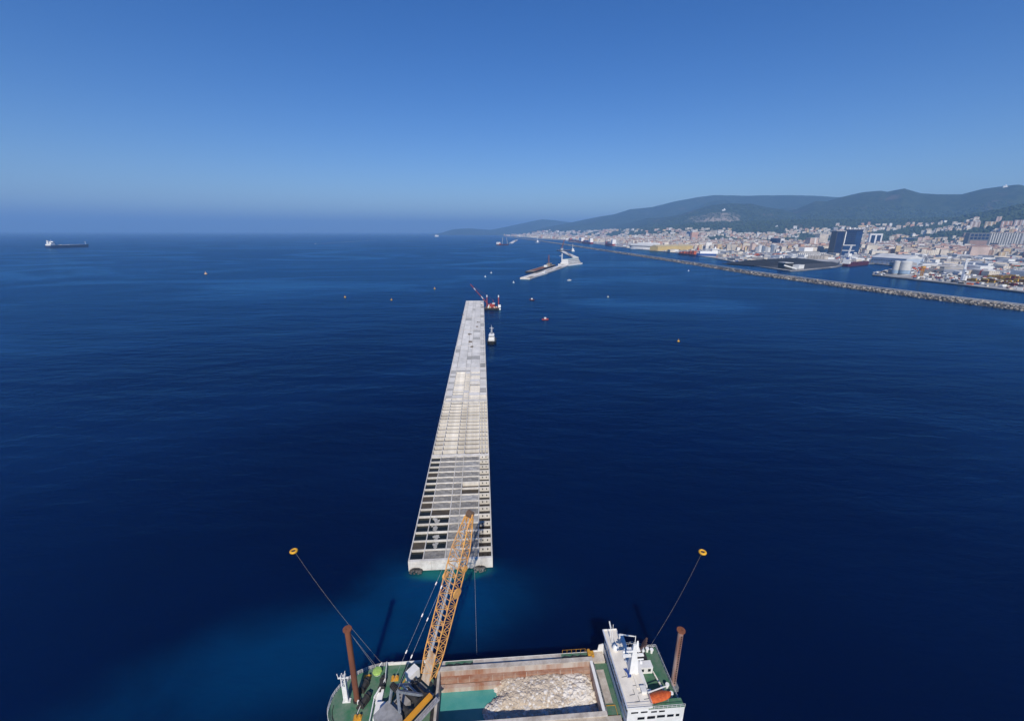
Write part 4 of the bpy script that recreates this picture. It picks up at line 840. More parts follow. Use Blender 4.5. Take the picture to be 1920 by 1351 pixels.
for k in range(3): MB().box(6 + 3*k, L_ - 8 - 3*k, 5 + 2*k, 34 - 2*k, 5.4 + 5*k, 10 + 5*k).build('accommodation_deck', white_p, t_)
for k in range(3): windows_row(t_, 8 + 3*k, L_ - 10 - 3*k, 5 + 2*k - .1, 7 + 5*k, 8.8 + 5*k, 9)
MB().box(14, L_ - 16, 9, 30, 20.0, 20.6).build('roof', mat('pale_green_roof', (0.52, 0.60, 0.54), .7), t_); lattice(t_, (8, 30, 5), (8, 30, 40), 1.2, white_p, 'mast', 6)
t_, L_ = barge(1007, 518, 1024, 513, 9, 2.4, 'white flat workboat beside the near part of the middle caisson run', white_p, 'flat_workboat', shift=-4, cat='boat'); MB().box(L_*.7, L_*.9, 1 - 4, 8 - 4, 2.7, 6.5).build('wheelhouse', white_p, t_); MB().bar((L_*.8, 0, 6.5), (L_*.8, 0, 11), .4).build('mast', white_p, t_)
t_, L_ = barge(1047, 470.5, 1075, 470.3, 30, 5, 'dark crane barge behind the short caisson run', black_p, 'crane_barge'); MB().box(L_*.2, L_*.34, 5, 22, 5.3, 16).build('crane_house', steel_m, t_); lattice(t_, (L_*.26, 12, 14), (L_*.42, 14, 66), 2.2, rust_m)
t_, L_ = barge(1072, 471.3, 1077.5, 471.3, 26, 5, 'small white survey ship with tall mast near the short caisson run', white_p, 'survey_ship', cat='ship'); MB().box(2, L_ - 3, 4, 20, 5.3, 16).build('superstructure', white_p, t_); lattice(t_, (L_*.35, 10, 16), (L_*.35, 10, 42), 1.3, white_p, 'mast', 5)
A, Bq = P(931, 459.8, 0), P(954, 459.3, 0); L_ = (Bq - A).length; t_ = thing('crane_ship', 'red hulled crane ship with white bridge near the farthest caissons', 'crane ship', A, yaw_of(A, Bq))
hull_mb(L_, 28, 8).build('hull', wine_p, t_); MB().box(6, 34, -10, 10, 8, 26).build('superstructure', white_p, t_); MB().box(18, 40, -11, 11, 8, 15).build('deckhouse', orange_s, t_); lattice(t_, (L_*.45, 0, 8), (L_*.5, 0, 64), 1.8, steel_m, 'derrick', 6); lattice(t_, (L_*.9, 0, 8), (L_*.8, 0, 62), 1.8, steel_m, 'derrick', 6)
A, Bq = P(1003, 454.8, 0), P(1013, 454.8, 0); L_ = (Bq - A).length; t_ = thing('drill_vessel', 'small white vessel with one tall tower off the far breakwater', 'ship', A, yaw_of(A, Bq))
hull_mb(L_, 20, 4).build('hull', steel_m, t_); MB().lathe([(9, 4), (9, 18), (5, 24)], 12, (L_*.5, 0, 0)).build('house', white_p, t_); lattice(t_, (L_*.46, 0, 20), (L_*.40, 0, 72), 1.8, white_p, 'tower', 6)
A, Bq = P(815, 443.6, 0), P(823, 443.6, 0); L_ = (Bq - A).length; t_ = thing('passenger_ship', 'tiny white passenger ship near the hazy horizon', 'ship', A, yaw_of(A, Bq))
hull_mb(L_, L_*.2, 14).build('hull', white_p, t_); MB().box(L_*.1, L_*.85, -L_*.08, L_*.08, 14, 36).build('superstructure', white_p, t_); MB().box(L_*.25, L_*.32, -5, 5, 36, 48).build('funnel', white_p, t_)
# speedboat and wake
A = P(592, 457.2, 0); Bq = P(705, 450.5, 0)
t_ = thing('speedboat', 'tiny white speedboat at the head of a long wake', 'boat', A, yaw_of(Bq, A)); hull_mb(15, 4.6, 2).build('hull', white_p, t_); MB().box(4, 9, -1.6, 1.6, 2, 4.2).build('cabin', white_p, t_)
foam = mat('sea_foam', (0.62, 0.68, 0.74), 0.8, scale=0.05, col2=(0.10, 0.20, 0.34))
d = (Bq - A).normalized(); e = Vector((-d.y, d.x, 0)); tag(MB().add([A + e*2 + Vector((0, 0, .05)), A - e*2 + Vector((0, 0, .05)), A.lerp(Bq, .5) - e*7 + Vector((0, 0, .05)), Bq - e*3 + Vector((0, 0, .05)), Bq + e*3 + Vector((0, 0, .05)), A.lerp(Bq, .5) + e*7 + Vector((0, 0, .05))], [(0,1,2,3,4,5)]).build('boat_wake', foam), 'long thin white wake trailing behind the speedboat', 'wake', kind='stuff')
# small buoys and launches
def buoy(px, py, m_, label, s=1.0):
    t = thing('marker_buoy', label, 'buoy', P(px, py, 0), 0, 'small marker buoys'); MB().lathe([(0.9*s, -0.3), (1.2*s, 0.3*s), (0.8*s, 0.9*s), (0.3*s, 1.2*s)], 12).build('float', m_, t); MB().bar((0, 0, 1.0*s), (0, 0, 2.6*s), 0.3*s, n=6).build('top_mark', m_, t)
buoy(647, 557.5, ybuoy, 'small yellow buoy far left of the caissons, leftmost of the yellow ones', 1.4); buoy(734, 562.5, ybuoy, 'small yellow buoy halfway between the leftmost buoy and the caissons', 1.3); buoy(815, 541.5, ybuoy, 'small yellow buoy just left of the red crane barge boom', 1.5)
buoy(1272, 640, ybuoy, 'yellow buoy alone on the open water right of the caissons', 1.1); buoy(1140, 557, mat('pale_buoy', (.6, .55, .4), .6), 'pale buoy on the water between the caissons and the old breakwater', 1.4); buoy(963, 530, white_p, 'white buoy near the tip of the middle caisson run', 1.8)
buoy(910, 519, white_p, 'white buoy left of the middle caisson run, nearer of two', 1.8); buoy(921, 512, white_p, 'white buoy left of the middle caisson run, farther of two', 2.0); buoy(1291, 508, white_p, 'white buoy close to the old rock breakwater', 1.8); buoy(386, 514, mat('orange_white_sail', (.75, .45, .25), .6), 'small orange float far out on the left of the sea', 3.0)
def launch(px, py, rz, hm, label, L_=9):
    t = thing('launch', label, 'boat', P(px, py, 0), rz, 'small launches'); hull_mb(L_, L_*.34, 1.3).build('hull', hm, t); MB().box(L_*.35, L_*.62, -L_*.11, L_*.11, 1.3, 3.2).build('cabin', white_p if hm is not white_p else steel_m, t)
launch(1016, 599.5, R(10), red_p, 'small red launch on the water right of the tug'); launch(1002, 562.8, R(160), wine_p, 'dark red launch beyond the red crane barge'); launch(1064, 526, R(30), white_p, 'white launch on the water below the middle caisson run', 11); launch(1049, 480, R(30), white_p, 'white launch on the water left of the short caisson run', 16)
# ------------------------------------------------------------------ the port
QZ = 2.5
def port_material():
    m = bpy.data.materials.new('port_ground'); m.use_nodes = True; nt = m.node_tree; L = nt.links.new; b = nt.nodes['Principled BSDF']; b.inputs['Roughness'].default_value = 0.95
    geo = nt.nodes.new('ShaderNodeNewGeometry'); v = node(nt, 'ShaderNodeTexVoronoi', Scale=0.012); L(geo.outputs['Position'], v.inputs[0]); n_ = node(nt, 'ShaderNodeTexNoise', Scale=0.03, Detail=8.0, Roughness=0.7); L(geo.outputs['Position'], n_.inputs[0])
    r = nt.nodes.new('ShaderNodeValToRGB'); L(n_.outputs[0], r.inputs[0]); e = r.color_ramp.elements; e[0].position = 0.35; e[0].color = (0.10, 0.10, 0.10, 1); e[1].position = 0.62; e[1].color = (0.34, 0.32, 0.29, 1)
    mx = nt.nodes.new('ShaderNodeMix'); mx.data_type = 'RGBA'; mx.inputs[0].default_value = 0.35; L(r.outputs[0], mx.inputs[6]); bw_ = nt.nodes.new('ShaderNodeRGBToBW'); L(v.outputs['Color'], bw_.inputs[0]); L(bw_.outputs[0], mx.inputs[7]); L(mx.outputs[2], b.inputs['Base Color']); return m
shore = [(905,439.2),(940,441),(975,444.5),(1010,447.8),(1060,450.6),(1068,453.4),(1120,457.6),(1180,465.2),(1235,470.6),(1262,473.2),(1335,482.6),(1381,491.6),(1440,496),(1414,497.6),(1482,507.6),(1500,507),(1570,500),(1585,496.2),(1640,493.6),(1692,499.5),(1637,512),(1636,515),(1700,522),(1800,533),(1920,547),(2120,570),(2500,610)]
poly = [P(x, y, QZ) for x, y in shore]
far = [Vector((math.sin(R(a))*21000, math.cos(R(a))*21000, 0)) for a in (72, 60, 48, 36, 24, 12, 2, -3)]
land = [(p.x, p.y) for p in poly] + [(p.x, p.y) for p in far]
o = MB().prism(land[::-1], -5.0, QZ).build('port_ground', port_material()); tag(o, 'grey quays, yards and streets of the harbour city', 'ground', kind='structure')
q_ = MB()
for a, b in zip(poly[4:-1], poly[5:]): q_.bar((a.x, a.y, QZ - 0.9), (b.x, b.y, QZ - 0.9), 1.6, 1.8)
tag(q_.build('quay_edge', mat('stained_quay_wall', (0.22, 0.20, 0.18), 0.9, scale=0.05, col2=(0.07, 0.065, 0.06))), 'dark stained quay edge along the harbour basin', 'quay', kind='structure')
# airport strip
ap = [P(x, y, QZ + .4) for x, y in ((925,439.6),(985,445),(1052,449.6),(1055,447.5),(1000,443.5),(945,439.3))]
tag(MB().add([(p.x, p.y, QZ + 0.4) for p in ap], [tuple(range(6))]).build('airfield', mat('dry_airfield_grass', (0.20, 0.19, 0.12), .95, scale=0.004, col2=(0.13, 0.15, 0.09))), 'flat dry grass airfield on the far shore', 'airfield', kind='structure')

# ------------------------------------------------------------------ the old rock breakwater
rock_m = mat('breakwater_rock', (0.42, 0.38, 0.33), 0.9, scale=0.2, col2=(0.20, 0.18, 0.16)); rock_d = mat('wet_and_gap_shade_rock', (0.11, 0.10, 0.09), 0.8, scale=0.2, col2=(0.05, 0.05, 0.05))
foot = [(2250,622),(2100,604),(1920,583.5),(1780,566),(1640,547.5),(1520,530.5),(1400,513.5),(1290,495.5),(1180,478.2),(1120,469),(1060,459.5),(1010,451.8),(975,447.4),(945,443.6)]
fw = [P(x, y, 0) for x, y in foot]
bwk = thing('old_breakwater', 'long rock and concrete breakwater sheltering the port basin', 'breakwater', (0, 0, 0))
RW, TZ = 24.0, 5.4
def norm(i):
    a = fw[max(0, i - 1)]; b = fw[min(len(fw) - 1, i + 1)]; d = (b - a).normalized(); return Vector((d.y, -d.x, 0))
nr = [norm(i) for i in range(len(fw))]
slope = MB(); wall = MB(); road = MB()
for i in range(len(fw) - 1):
    a, b, n0, n1 = fw[i], fw[i+1], nr[i], nr[i+1]
    slope.add([a - n0*2 + Vector((0,0,-.8)), b - n1*2 + Vector((0,0,-.8)), b + n1*RW + Vector((0,0,TZ - 1)), a + n0*RW + Vector((0,0,TZ - 1)), b + n1*(RW + 20) + Vector((0,0,-.9)), a + n0*(RW + 20) + Vector((0,0,-.9))], [(0,1,2,3),(3,2,4,5)])
    p = [(a + n0*RW), (b + n1*RW), (b + n1*(RW + 2.2)), (a + n0*(RW + 2.2))]; wall.prism([(q.x, q.y) for q in p][::-1], 0.5, TZ + 2.2)
    p = [(a + n0*(RW + 2.2)), (b + n1*(RW + 2.2)), (b + n1*(RW + 11)), (a + n0*(RW + 11))]; road.prism([(q.x, q.y) for q in p][::-1], -.8, 3.0)
slope.build('rubble_core', rock_d, bwk); wall.build('parapet_wall', concrete, bwk); road.build('roadway', slab_g, bwk)  # core coloured dark to paint the shade in gaps between the rocks
rg = random.Random(11); cum = []; 
stones = []
for i in range(len(fw) - 1):
    L_ = (fw[i+1] - fw[i]).length; n_ = int(L_/(1.15 if i < 6 else (3.0 if i < 8 else 14)))
    for k in range(n_):
        t = rg.random(); v_ = rg.random(); p = fw[i].lerp(fw[i+1], t); nn = nr[i].lerp(nr[i+1], t); q = p + nn*(RW*v_ - 1.5); sz = rg.choice((1.2, 1.6, 2.0, 2.4, 2.9)) if i < 8 else rg.uniform(2.5, 4)
        stones.append((q.length, q, -0.2 + (TZ - 1.0)*v_ + rg.uniform(0, 1.5), sz, v_))
vis = [s for s in stones if pix_of(s[1].x, s[1].y) < 1930 and s[1].y > 0]
vis.sort(key=lambda s: s[0]/s[3]); ind = set(id(s) for s in vis[:300])
proto = [MB().rock((0, 0, 0), 1.0, rg, .8).mesh('armour_rock', rock_m) for _ in range(8)]; protod = [MB().rock((0, 0, 0), 1.0, rg, .8).mesh('armour_rock', rock_d) for _ in range(4)]
rest = MB(); restd = MB()
for s in stones:
    dark = s[4] < 0.10 or rg.random() < 0.26  # wet at the waterline; elsewhere random dark colour stands in for shaded gaps
    if id(s) in ind:
        o = link('armour_rock', rg.choice(protod if dark else proto), bwk, (s[1].x, s[1].y, s[2])); o.scale = (s[3],)*3; o.rotation_euler = (rg.uniform(-.6, .6), rg.uniform(-.6, .6), rg.uniform(0, 6.28))
    else: (restd if dark else rest).rock((s[1].x, s[1].y, s[2]), s[3], rg, .8)
rest.build('armour_rocks', rock_m, bwk)['kind'] = 'stuff'; restd.build('wet_and_gap_shade_rocks', rock_d, bwk)['kind'] = 'stuff'

# ------------------------------------------------------------------ port buildings, placed by the line their foot draws in the photograph
def frame(px0, py0, px1, py1, z=QZ):
    A, B_ = P(px0, py0, z), P(px1, py1, z); return A, yaw_of(A, B_), (B_ - A).length
def ztop(px, pyb, pyt, z=QZ):
    g = P(px, pyb, z); return PR(px, pyt, math.hypot(g.x, g.y)).z - z
def turned(px0, px1, py, yaw, z=QZ):
    f0 = frame(px0, py, px1, py, z); return f0[0], R(yaw), f0[2]*1.04
glass_b = mat('dark_blue_glass', (0.006, 0.014, 0.05), 0.25, scale=0.02, col2=(0.010, 0.024, 0.075), spec=0.35); glass_l = mat('blue_glass', (0.014, 0.045, 0.13), 0.25, scale=0.03, col2=(0.008, 0.026, 0.085), spec=0.4)
plaster = {'cream': (0.70, 0.63, 0.52), 'pale pink': (0.64, 0.49, 0.41), 'ochre': (0.64, 0.48, 0.27), 'white': (0.78, 0.75, 0.70), 'grey': (0.44, 0.43, 0.42), 'salmon': (0.60, 0.35, 0.25), 'beige': (0.58, 0.51, 0.42), 'brown': (0.32, 0.22, 0.16)}
def facade_mat(nm, c):
    """plaster with the fine grid of windows that is too far off to pick apart"""
    m = bpy.data.materials.new(nm.replace(' ', '_') + '_plaster'); m.use_nodes = True; nt = m.node_tree; L = nt.links.new; b = nt.nodes['Principled BSDF']; b.inputs['Roughness'].default_value = .9
    tc = nt.nodes.new('ShaderNodeTexCoord'); sx = nt.nodes.new('ShaderNodeSeparateXYZ'); L(tc.outputs['Object'], sx.inputs[0])
    def wave(sock, per, duty):
        q = nt.nodes.new('ShaderNodeMath'); q.operation = 'DIVIDE'; L(sock, q.inputs[0]); q.inputs[1].default_value = per
        f = nt.nodes.new('ShaderNodeMath'); f.operation = 'FRACT'; L(q.outputs[0], f.inputs[0]); g = nt.nodes.new('ShaderNodeMath'); g.operation = 'LESS_THAN'; L(f.outputs[0], g.inputs[0]); g.inputs[1].default_value = duty; return g.outputs[0]
    ad = nt.nodes.new('ShaderNodeMath'); ad.operation = 'ADD'; L(sx.outputs[0], ad.inputs[0]); L(sx.outputs[1], ad.inputs[1])
    mu = nt.nodes.new('ShaderNodeMath'); mu.operation = 'MULTIPLY'; L(wave(ad.outputs[0], 4.2, .36), mu.inputs[0]); L(wave(sx.outputs[2], 3.3, .5), mu.inputs[1])
    geo = nt.nodes.new('ShaderNodeNewGeometry'); sn = nt.nodes.new('ShaderNodeSeparateXYZ'); L(geo.outputs['Normal'], sn.inputs[0]); up = nt.nodes.new('ShaderNodeMath'); up.operation = 'LESS_THAN'; L(sn.outputs[2], up.inputs[0]); up.inputs[1].default_value = .5
    m2 = nt.nodes.new('ShaderNodeMath'); m2.operation = 'MULTIPLY'; L(mu.outputs[0], m2.inputs[0]); L(up.outputs[0], m2.inputs[1])
    oi = nt.nodes.new('ShaderNodeObjectInfo'); n_ = node(nt, 'ShaderNodeTexNoise', Scale=.02, Detail=2.0); L(geo.outputs['Position'], n_.inputs[0])
    hs_ = nt.nodes.new('ShaderNodeHueSaturation'); hs_.inputs['Color'].default_value = (*c, 1); mr = nt.nodes.new('ShaderNodeMapRange'); L(n_.outputs[0], mr.inputs[0]); mr.inputs[1].default_value = .3; mr.inputs[2].default_value = .7; mr.inputs[3].default_value = .75; mr.inputs[4].default_value = 1.2; L(mr.outputs[0], hs_.inputs['Value'])
    mx = nt.nodes.new('ShaderNodeMix'); mx.data_type = 'RGBA'; L(m2.outputs[0], mx.inputs[0]); L(hs_.outputs[0], mx.inputs[6]); mx.inputs[7].default_value = (c[0]*.28, c[1]*.3, c[2]*.33, 1); L(mx.outputs[2], b.inputs['Base Color']); return m
FM = {k: facade_mat(k, v) for k, v in plaster.items()}
roof_r = mat('terracotta_roof', (0.36, 0.21, 0.15), .9, scale=.05, col2=(0.27, 0.16, 0.12)); roof_g = mat('grey_flat_roof', (0.36, 0.35, 0.34), .9, scale=.05, col2=(0.24, 0.23, 0.22)); roof_w = mat('white_metal_roof', (0.68, 0.68, 0.66), .6, scale=.03, col2=(0.56, 0.56, 0.55))
def block(name, label, cat, f, depth, top, wallm, roofm, pitched=False, group=None, over=0.6):
    A, yw, W_ = f; t = thing(name, label, cat, A, yw, group); MB().box(0, W_, 0, depth, -0.3 if A.z < 5 else -30, top).build('walls', wallm, t)
    if pitched: MB().add([(-over, -over, top), (W_ + over, -over, top), (W_ + over, depth + over, top), (-over, depth + over, top), (-over, depth/2, top + depth*.16), (W_ + over, depth/2, top + depth*.16)], [(0,1,5,4),(2,3,4,5),(0,4,3),(1,2,5),(0,3,2,1)]).build('roof', roofm, t)
    else: MB().box(-over, W_ + over, -over, depth + over, top, top + 1.2).build('roof', roofm, t)
    return t, W_
# silos on the near pier
for px, py, pyt, rpx, lab in ((1694.5, 515.5, 491, 8.2, 'broad'), (1677, 514.5, 490.5, 4.6, 'slim')):
    g = P(px, py, QZ); dz = (g - Vector((0, 0, HC))).dot(fwd); r_ = rpx*dz/FPX*1.05; H_ = ztop(px, py, pyt)
    t_ = thing('storage_silo', '%s pale silo with a blue band on the near pier' % lab, 'silo', g + Vector((r_*.6, r_*.8, 0)), 0, 'silos on the near pier')
    MB().lathe([(r_, 3), (r_, H_*.36)], 32).build('blue_band', mat('pale_blue_paint', (0.30, 0.42, 0.56), .7, scale=.1), t_, smooth=False); MB().lathe([(r_ + .01, H_*.36), (r_ + .01, H_), (r_*.9, H_ + 1.6), (1, H_ + 3)], 32).build('drum', mat('silo_white', (0.62, 0.62, 0.60), .7, scale=.08, col2=(.52, .52, .51)), t_); MB().lathe([(r_*.9, 0), (r_*.9, 3)], 20).build('plinth', slab_g, t_); MB().bar((r_*.9, -r_*.5, 0), (r_*.9, -r_*.5, H_ + 3), .9).build('ladder', steel_m, t_)
t_, W_ = block('pier_shed', 'low grey shed beside the silos on the near pier', 'shed', frame(1664, 511, 1678, 512.5), 30, 9, FM['grey'], roof_w)
t_ = thing('cement_loader', 'yellow loading tower right of the silos', 'loading tower', P(1727, 520, QZ), R(10))
for x_ in (-4, 2): lattice(t_, (x_, 0, 0), (x_, 0, 24), .9, yellow_p, 'leg', 5)
MB().box(-6, 4, -2, 3, 24, 28).build('head_house', yellow_p, t_)
# tall white mobile harbour crane on the pier edge
g = P(1802, 529.5, QZ); t_ = thing('harbour_crane', 'tall white mobile harbour crane at the edge of the near pier', 'harbour crane', g + Vector((6, 6, 0)), R(20))
MB().box(-8, 8, -5, 5, .6, 4).build('chassis', dark_m, t_); [MB().bar((x_, y_ - .8, .9), (x_, y_ + .8, .9), 1.8, n=12).build('wheel', black_p, t_) for x_ in (-6, -3, 0, 3, 6) for y_ in (-4.6, 4.6)]
MB().box(3, 10, -4, 4, 4, 15).build('machine_house', white_p, t_); MB().box(-2.2, 2.2, -2.2, 2.2, 4, 30).build('tower', mat('blue_white_paint', (0.56, 0.60, 0.68), 0.5), t_); H_ = ztop(1816, 528, 484)
MB().box(-1.6, 1.6, -4.2, -2.3, 20, 23).build('cab', glass_b, t_); lattice(t_, (0, 0, 22), (4, 3, H_), 1.5, white_p, 'boom', 9); MB().add([(-1.7,-1.7,22),(1.7,-1.7,22),(5.2,2,H_),(3.4,2,H_),(-1.7,1.7,22),(1.7,1.7,22),(5.2,4,H_),(3.4,4,H_)], [(0,1,2,3),(4,7,6,5),(0,4,5,1),(1,5,6,2),(2,6,7,3),(3,7,4,0)]).build('boom_plating', white_p, t_); MB().box(2, 16, 2, 4, H_ - 3, H_).build('boom_head', white_p, t_)
# other quay cranes
def portal_crane(px, pyb, pyt, leanpx, m_, label):
    g = P(px, pyb, QZ); H_ = ztop(px, pyb, pyt); t = thing('quay_crane', label, 'quay crane', g, R(15), 'quay cranes'); w_ = H_*.13
    for x_ in (-w_, w_):
        for y_ in (-w_, w_): MB().bar((x_, y_, 0), (x_*.5, y_*.5, H_*.45), H_*.035).build('leg', m_, t)
    MB().box(-w_*.8, w_*.8, -w_*.8, w_*.8, H_*.45, H_*.58).build('machine_house', m_, t); lattice(t, (0, 0, H_*.55), (leanpx*H_*.02, H_*.1, H_), H_*.022, m_, 'jib', 7); return t
portal_crane(1800, 492, 477, 6, steel_m, 'pale grey portal crane with splayed lattice legs behind the white harbour crane'); portal_crane(1586, 497, 459, 12, white_p, 'tall white crane leaning over the wine red coal ship'); portal_crane(1622, 493, 478, 14, tan_m, 'tan crane at the right end of the wine red coal ship'); portal_crane(1735, 498, 474, 4, steel_m, 'grey crane mast right of the long white warehouse'); portal_crane(1370, 487, 459, -3, steel_m, 'grey quay crane left of the coal pier')
portal_crane(1400, 482, 466, 3, white_p, 'white quay crane among the orange containers'); portal_crane(1154, 462, 451, 3, white_p, 'white quay crane left of the white ferry'); portal_crane(1843, 500, 484, 2, tan_m, 'tan quay crane in the container yard at right'); portal_crane(1337, 478, 461, 2, steel_m, 'grey quay crane behind the blue ferry'); portal_crane(1308, 475, 460, -2, orange_s, 'orange quay crane behind the orange dredger')
# long white warehouse
t_, W_ = block('warehouse', 'long white quay warehouse with a pale roof left of the silos', 'warehouse', frame(1632, 492.6, 1697, 497.5), 70, ztop(1660, 494, 482.5), mat('pale_blue_cladding', (0.44, 0.50, 0.58), .7, scale=.03, col2=(.36, .42, .50)), roof_w, True)
for k in range(14): MB().box(W_*(k + .2)/14, W_*(k + .8)/14, -.4, -.05, 11, 13.5).build('window', glass_b, t_)
for k in range(7): MB().box(W_*(k + .35)/7, W_*(k + .65)/7, -.4, -.05, 0, 6).build('door', steel_m, t_)
# coal pier
coal = mat('coal', (0.012, 0.012, 0.013), .85, scale=.08, col2=(0.022, 0.021, 0.02), bump=.6)
A, B_ = P(1442, 500, QZ), P(1574, 492, QZ); d = B_ - A; e = Vector((-d.y, d.x, 0)).normalized(); vs_, fs_ = [], []; n1, n2 = 40, 14
for i in range(n1 + 1):
    for j in range(n2 + 1):
        s_, q_ = i/n1, j/n2; h = 13*math.sin(math.pi*min(1, max(0, q_)))**.7*min(1, 5*s_, 5*(1 - s_))*(1 + .25*fbm(i*9., j*9., .1, 3)); p = A + d*s_ + e*(14 + 170*q_); vs_.append((p.x, p.y, QZ + .05 + max(0, h)))
for i in range(n1):
    for j in range(n2): k = i*(n2+1) + j; fs_.append((k, k + n2 + 1, k + n2 + 2, k + 1))
tag(MB().add(vs_, fs_).build('coal_heap', coal), 'long black coal heap on the pier', 'coal heap', kind='stuff')
ca_ = [P(x, y, QZ) for x, y in ((1418, 498), (1482, 506.3), (1498, 505.6), (1566, 499), (1576, 494), (1560, 490.5), (1446, 493.5))]
tag(MB().add([(p.x, p.y, QZ + .03) for p in ca_], [tuple(range(7))]).build('coal_apron', mat('coal_dust_paving', (.075, .072, .07), .9, scale=.03, col2=(.03, .03, .03))), 'coal blackened paving of the pier', 'paving', kind='structure')
t_, W_ = block('transfer_house', 'dark transfer house with white roof at the tip of the coal pier', 'shed', frame(1458, 502, 1471, 503.5), 26, 17, dark_m, roof_w); t_, W_ = block('pier_hut', 'white hut on the corner of the coal pier', 'shed', frame(1497, 504.4, 1507, 503.6), 18, 11, white_p, roof_w)
a, b = P(1470, 497, 18), P(1494, 504, 8); tag(MB().bar(a, b, 5, 4).build('conveyor', white_p), 'white conveyor sloping from the transfer house on the coal pier', 'conveyor')
# ships in the port
def port_ship(px0, py0, px1, py1, B, H, hm, label, name='cargo_ship', cat='ship'):
    A, Bq = P(px0, py0, 0), P(px1, py1, 0); t = thing(name, label, cat, A, yaw_of(A, Bq)); L_ = (Bq - A).length; hull_mb(L_, B, H).build('hull', hm, t); return t, L_
t_, L_ = port_ship(1584, 499.5, 1626, 495.5, 24, 9, wine_p, 'wine red coal ship with white stern house at the coal pier'); MB().box(3, 17, -9, 9, 9, 24).build('superstructure', white_p, t_); MB().box(6, 12, -3, 3, 24, 30).build('funnel', blue_p, t_); [MB().box(24 + k*19, 38 + k*19, -8, 8, 9, 12).build('hatch', wine_p, t_) for k in range(max(1, int((L_ - 40)/19)))]; windows_row(t_, 4, 16, -9.1, 18, 20, 5)
t_, L_ = port_ship(1345, 480.5, 1305, 480, 28, 12, blue_p, 'blue and white ferry moored at the quay', 'ferry', 'ferry'); MB().box(L_*.02, L_*.86, -13, 13, 12.05, 24).build('upper_decks', white_p, t_); MB().box(L_*.05, L_*.3, -12, 12, 24, 36).build('superstructure', white_p, t_); MB().box(L_*.12, L_*.18, -5, 5, 36, 44).build('funnel', white_p, t_); windows_row(t_, L_*.06, L_*.29, 12.1, 29, 31, 8)
t_, L_ = port_ship(1306, 479.5, 1271, 476.5, 22, 6, wine_p, 'orange dredger ahead of the blue ferry', 'dredger'); [MB().box(L_*(.08 + .17*k), L_*(.2 + .17*k), -7, 7, 6, rnd.uniform(12, 24)).build('deck_gear', orange_s, t_) for k in range(5)]
t_, L_ = port_ship(1236, 468.5, 1181, 466.5, 34, 16, white_p, 'long white ferry with dark window bands beside the yellow shed', 'ferry', 'ferry'); MB().box(L_*.02, L_*.97, -15.5, 15.5, 18, 23).build('window_band', glass_b, t_); MB().box(L_*.02, L_*.94, -15, 15, 23, 38).build('upper_decks', white_p, t_); MB().box(L_*.3, L_*.36, -6, 6, 38, 50).build('funnel', white_p, t_); MB().box(L_*.03, L_*.7, -12, 12, 38, 44).build('superstructure', white_p, t_)
for k, (x0, y0, x1, y1) in enumerate(((1094, 455.5, 1066, 452.5), (1110, 457.5, 1092, 456), (1152, 461.5, 1136, 460))):
    t_, L_ = port_ship(x0, y0, x1, y1, 36, 17, red_p, 'red hulled container ship in the far port, %s of three' % ('farthest', 'middle', 'nearest')[k], 'container_ship', 'container ship'); MB().box(L_*.05, L_*.2, -15, 15, 17, 52).build('superstructure', white_p, t_)
    for j in range(6): MB().box(L_*(.24 + .11*j), L_*(.335 + .11*j), -15, 15, 17, 17 + 5.2*rnd.randint(1, 4)).build('container_bay', rnd.choice((red_p, steel_m, orange_s, blue_p, tan_m)), t_)
block('shed', 'long yellow quay shed between the white ferry and the orange dredger', 'shed', frame(1233, 470.2, 1299, 468.2), 60, ztop(1265, 469, 461.5), mat('yellow_cladding', (0.62, 0.46, 0.17), .8, scale=.02, col2=(.54, .40, .16)), mat('pale_yellow_roof', (.55, .45, .25), .8), True)
# custom buildings behind the port
t_, W_ = block('glass_tower', 'dark blue glass tower, right and broadest of the pair behind the coal ship', 'tower', turned(1579, 1601, 476, -24), 40, ztop(1590, 475, 430.5), glass_b, roof_g)
H_ = ztop(1590, 475, 430.5)
for k in range(1, 12): MB().box(-.15, W_ + .15, -.25, -.02, H_*k/12 - .5, H_*k/12 + .5).build('floor_band', mat('blue_spandrel', (.03, .05, .10), .4), t_)
for k in range(3): MB().box(W_*(.15 + .3*k), W_*(.22 + .3*k), 10, 30, H_ + 1.2, H_ + 12 - 3*k).build('roof_plant', white_p, t_)
MB().box(W_*.62, W_*.97, -1.2, -.26, H_*.12, H_*.92).build('lighter_bay', glass_l, t_)
t_, W_ = block('glass_tower', 'dark slab tower with a white edge left of the broad blue glass tower', 'tower', turned(1561, 1574, 476, -10), 55, ztop(1566, 476, 433), mat('dark_slab_cladding', (.035, .04, .055), .5), roof_w); H_ = ztop(1566, 476, 433); MB().box(W_ + .02, W_ + 4, -2, 50, 0, H_*.97).build('edge_fin', white_p, t_); MB().box(W_*.1, W_*.9, -.3, -.02, H_*.05, H_*.95).build('glass_face', glass_b, t_)
t_, W_ = block('podium', 'blue glass podium at the foot of the broad blue tower', 'building', turned(1577, 1594, 478.5, -24), 20, ztop(1590, 478, 459), glass_l, roof_w)
H_ = ztop(1590, 478, 459)
for k in range(2): MB().box(-.3, W_ + .3, -.4, -.02, H_*(.45 + .5*k), H_*(.5 + .5*k)).build('white_band', white_p, t_)
t_, W_ = block('gate_building', 'white building with two tall dark glass panels right of the blue towers', 'building', turned(1627, 1643, 460.5, -30, 12), 60, ztop(1634, 460, 438, 12), white_p, roof_w)
H_ = ztop(1634, 460, 438, 12)
for k in range(2): MB().box(W_*(.12 + .45*k), W_*(.43 + .45*k), -.5, -.03, H_*.22, H_*.88).build('glass_panel', glass_b, t_)
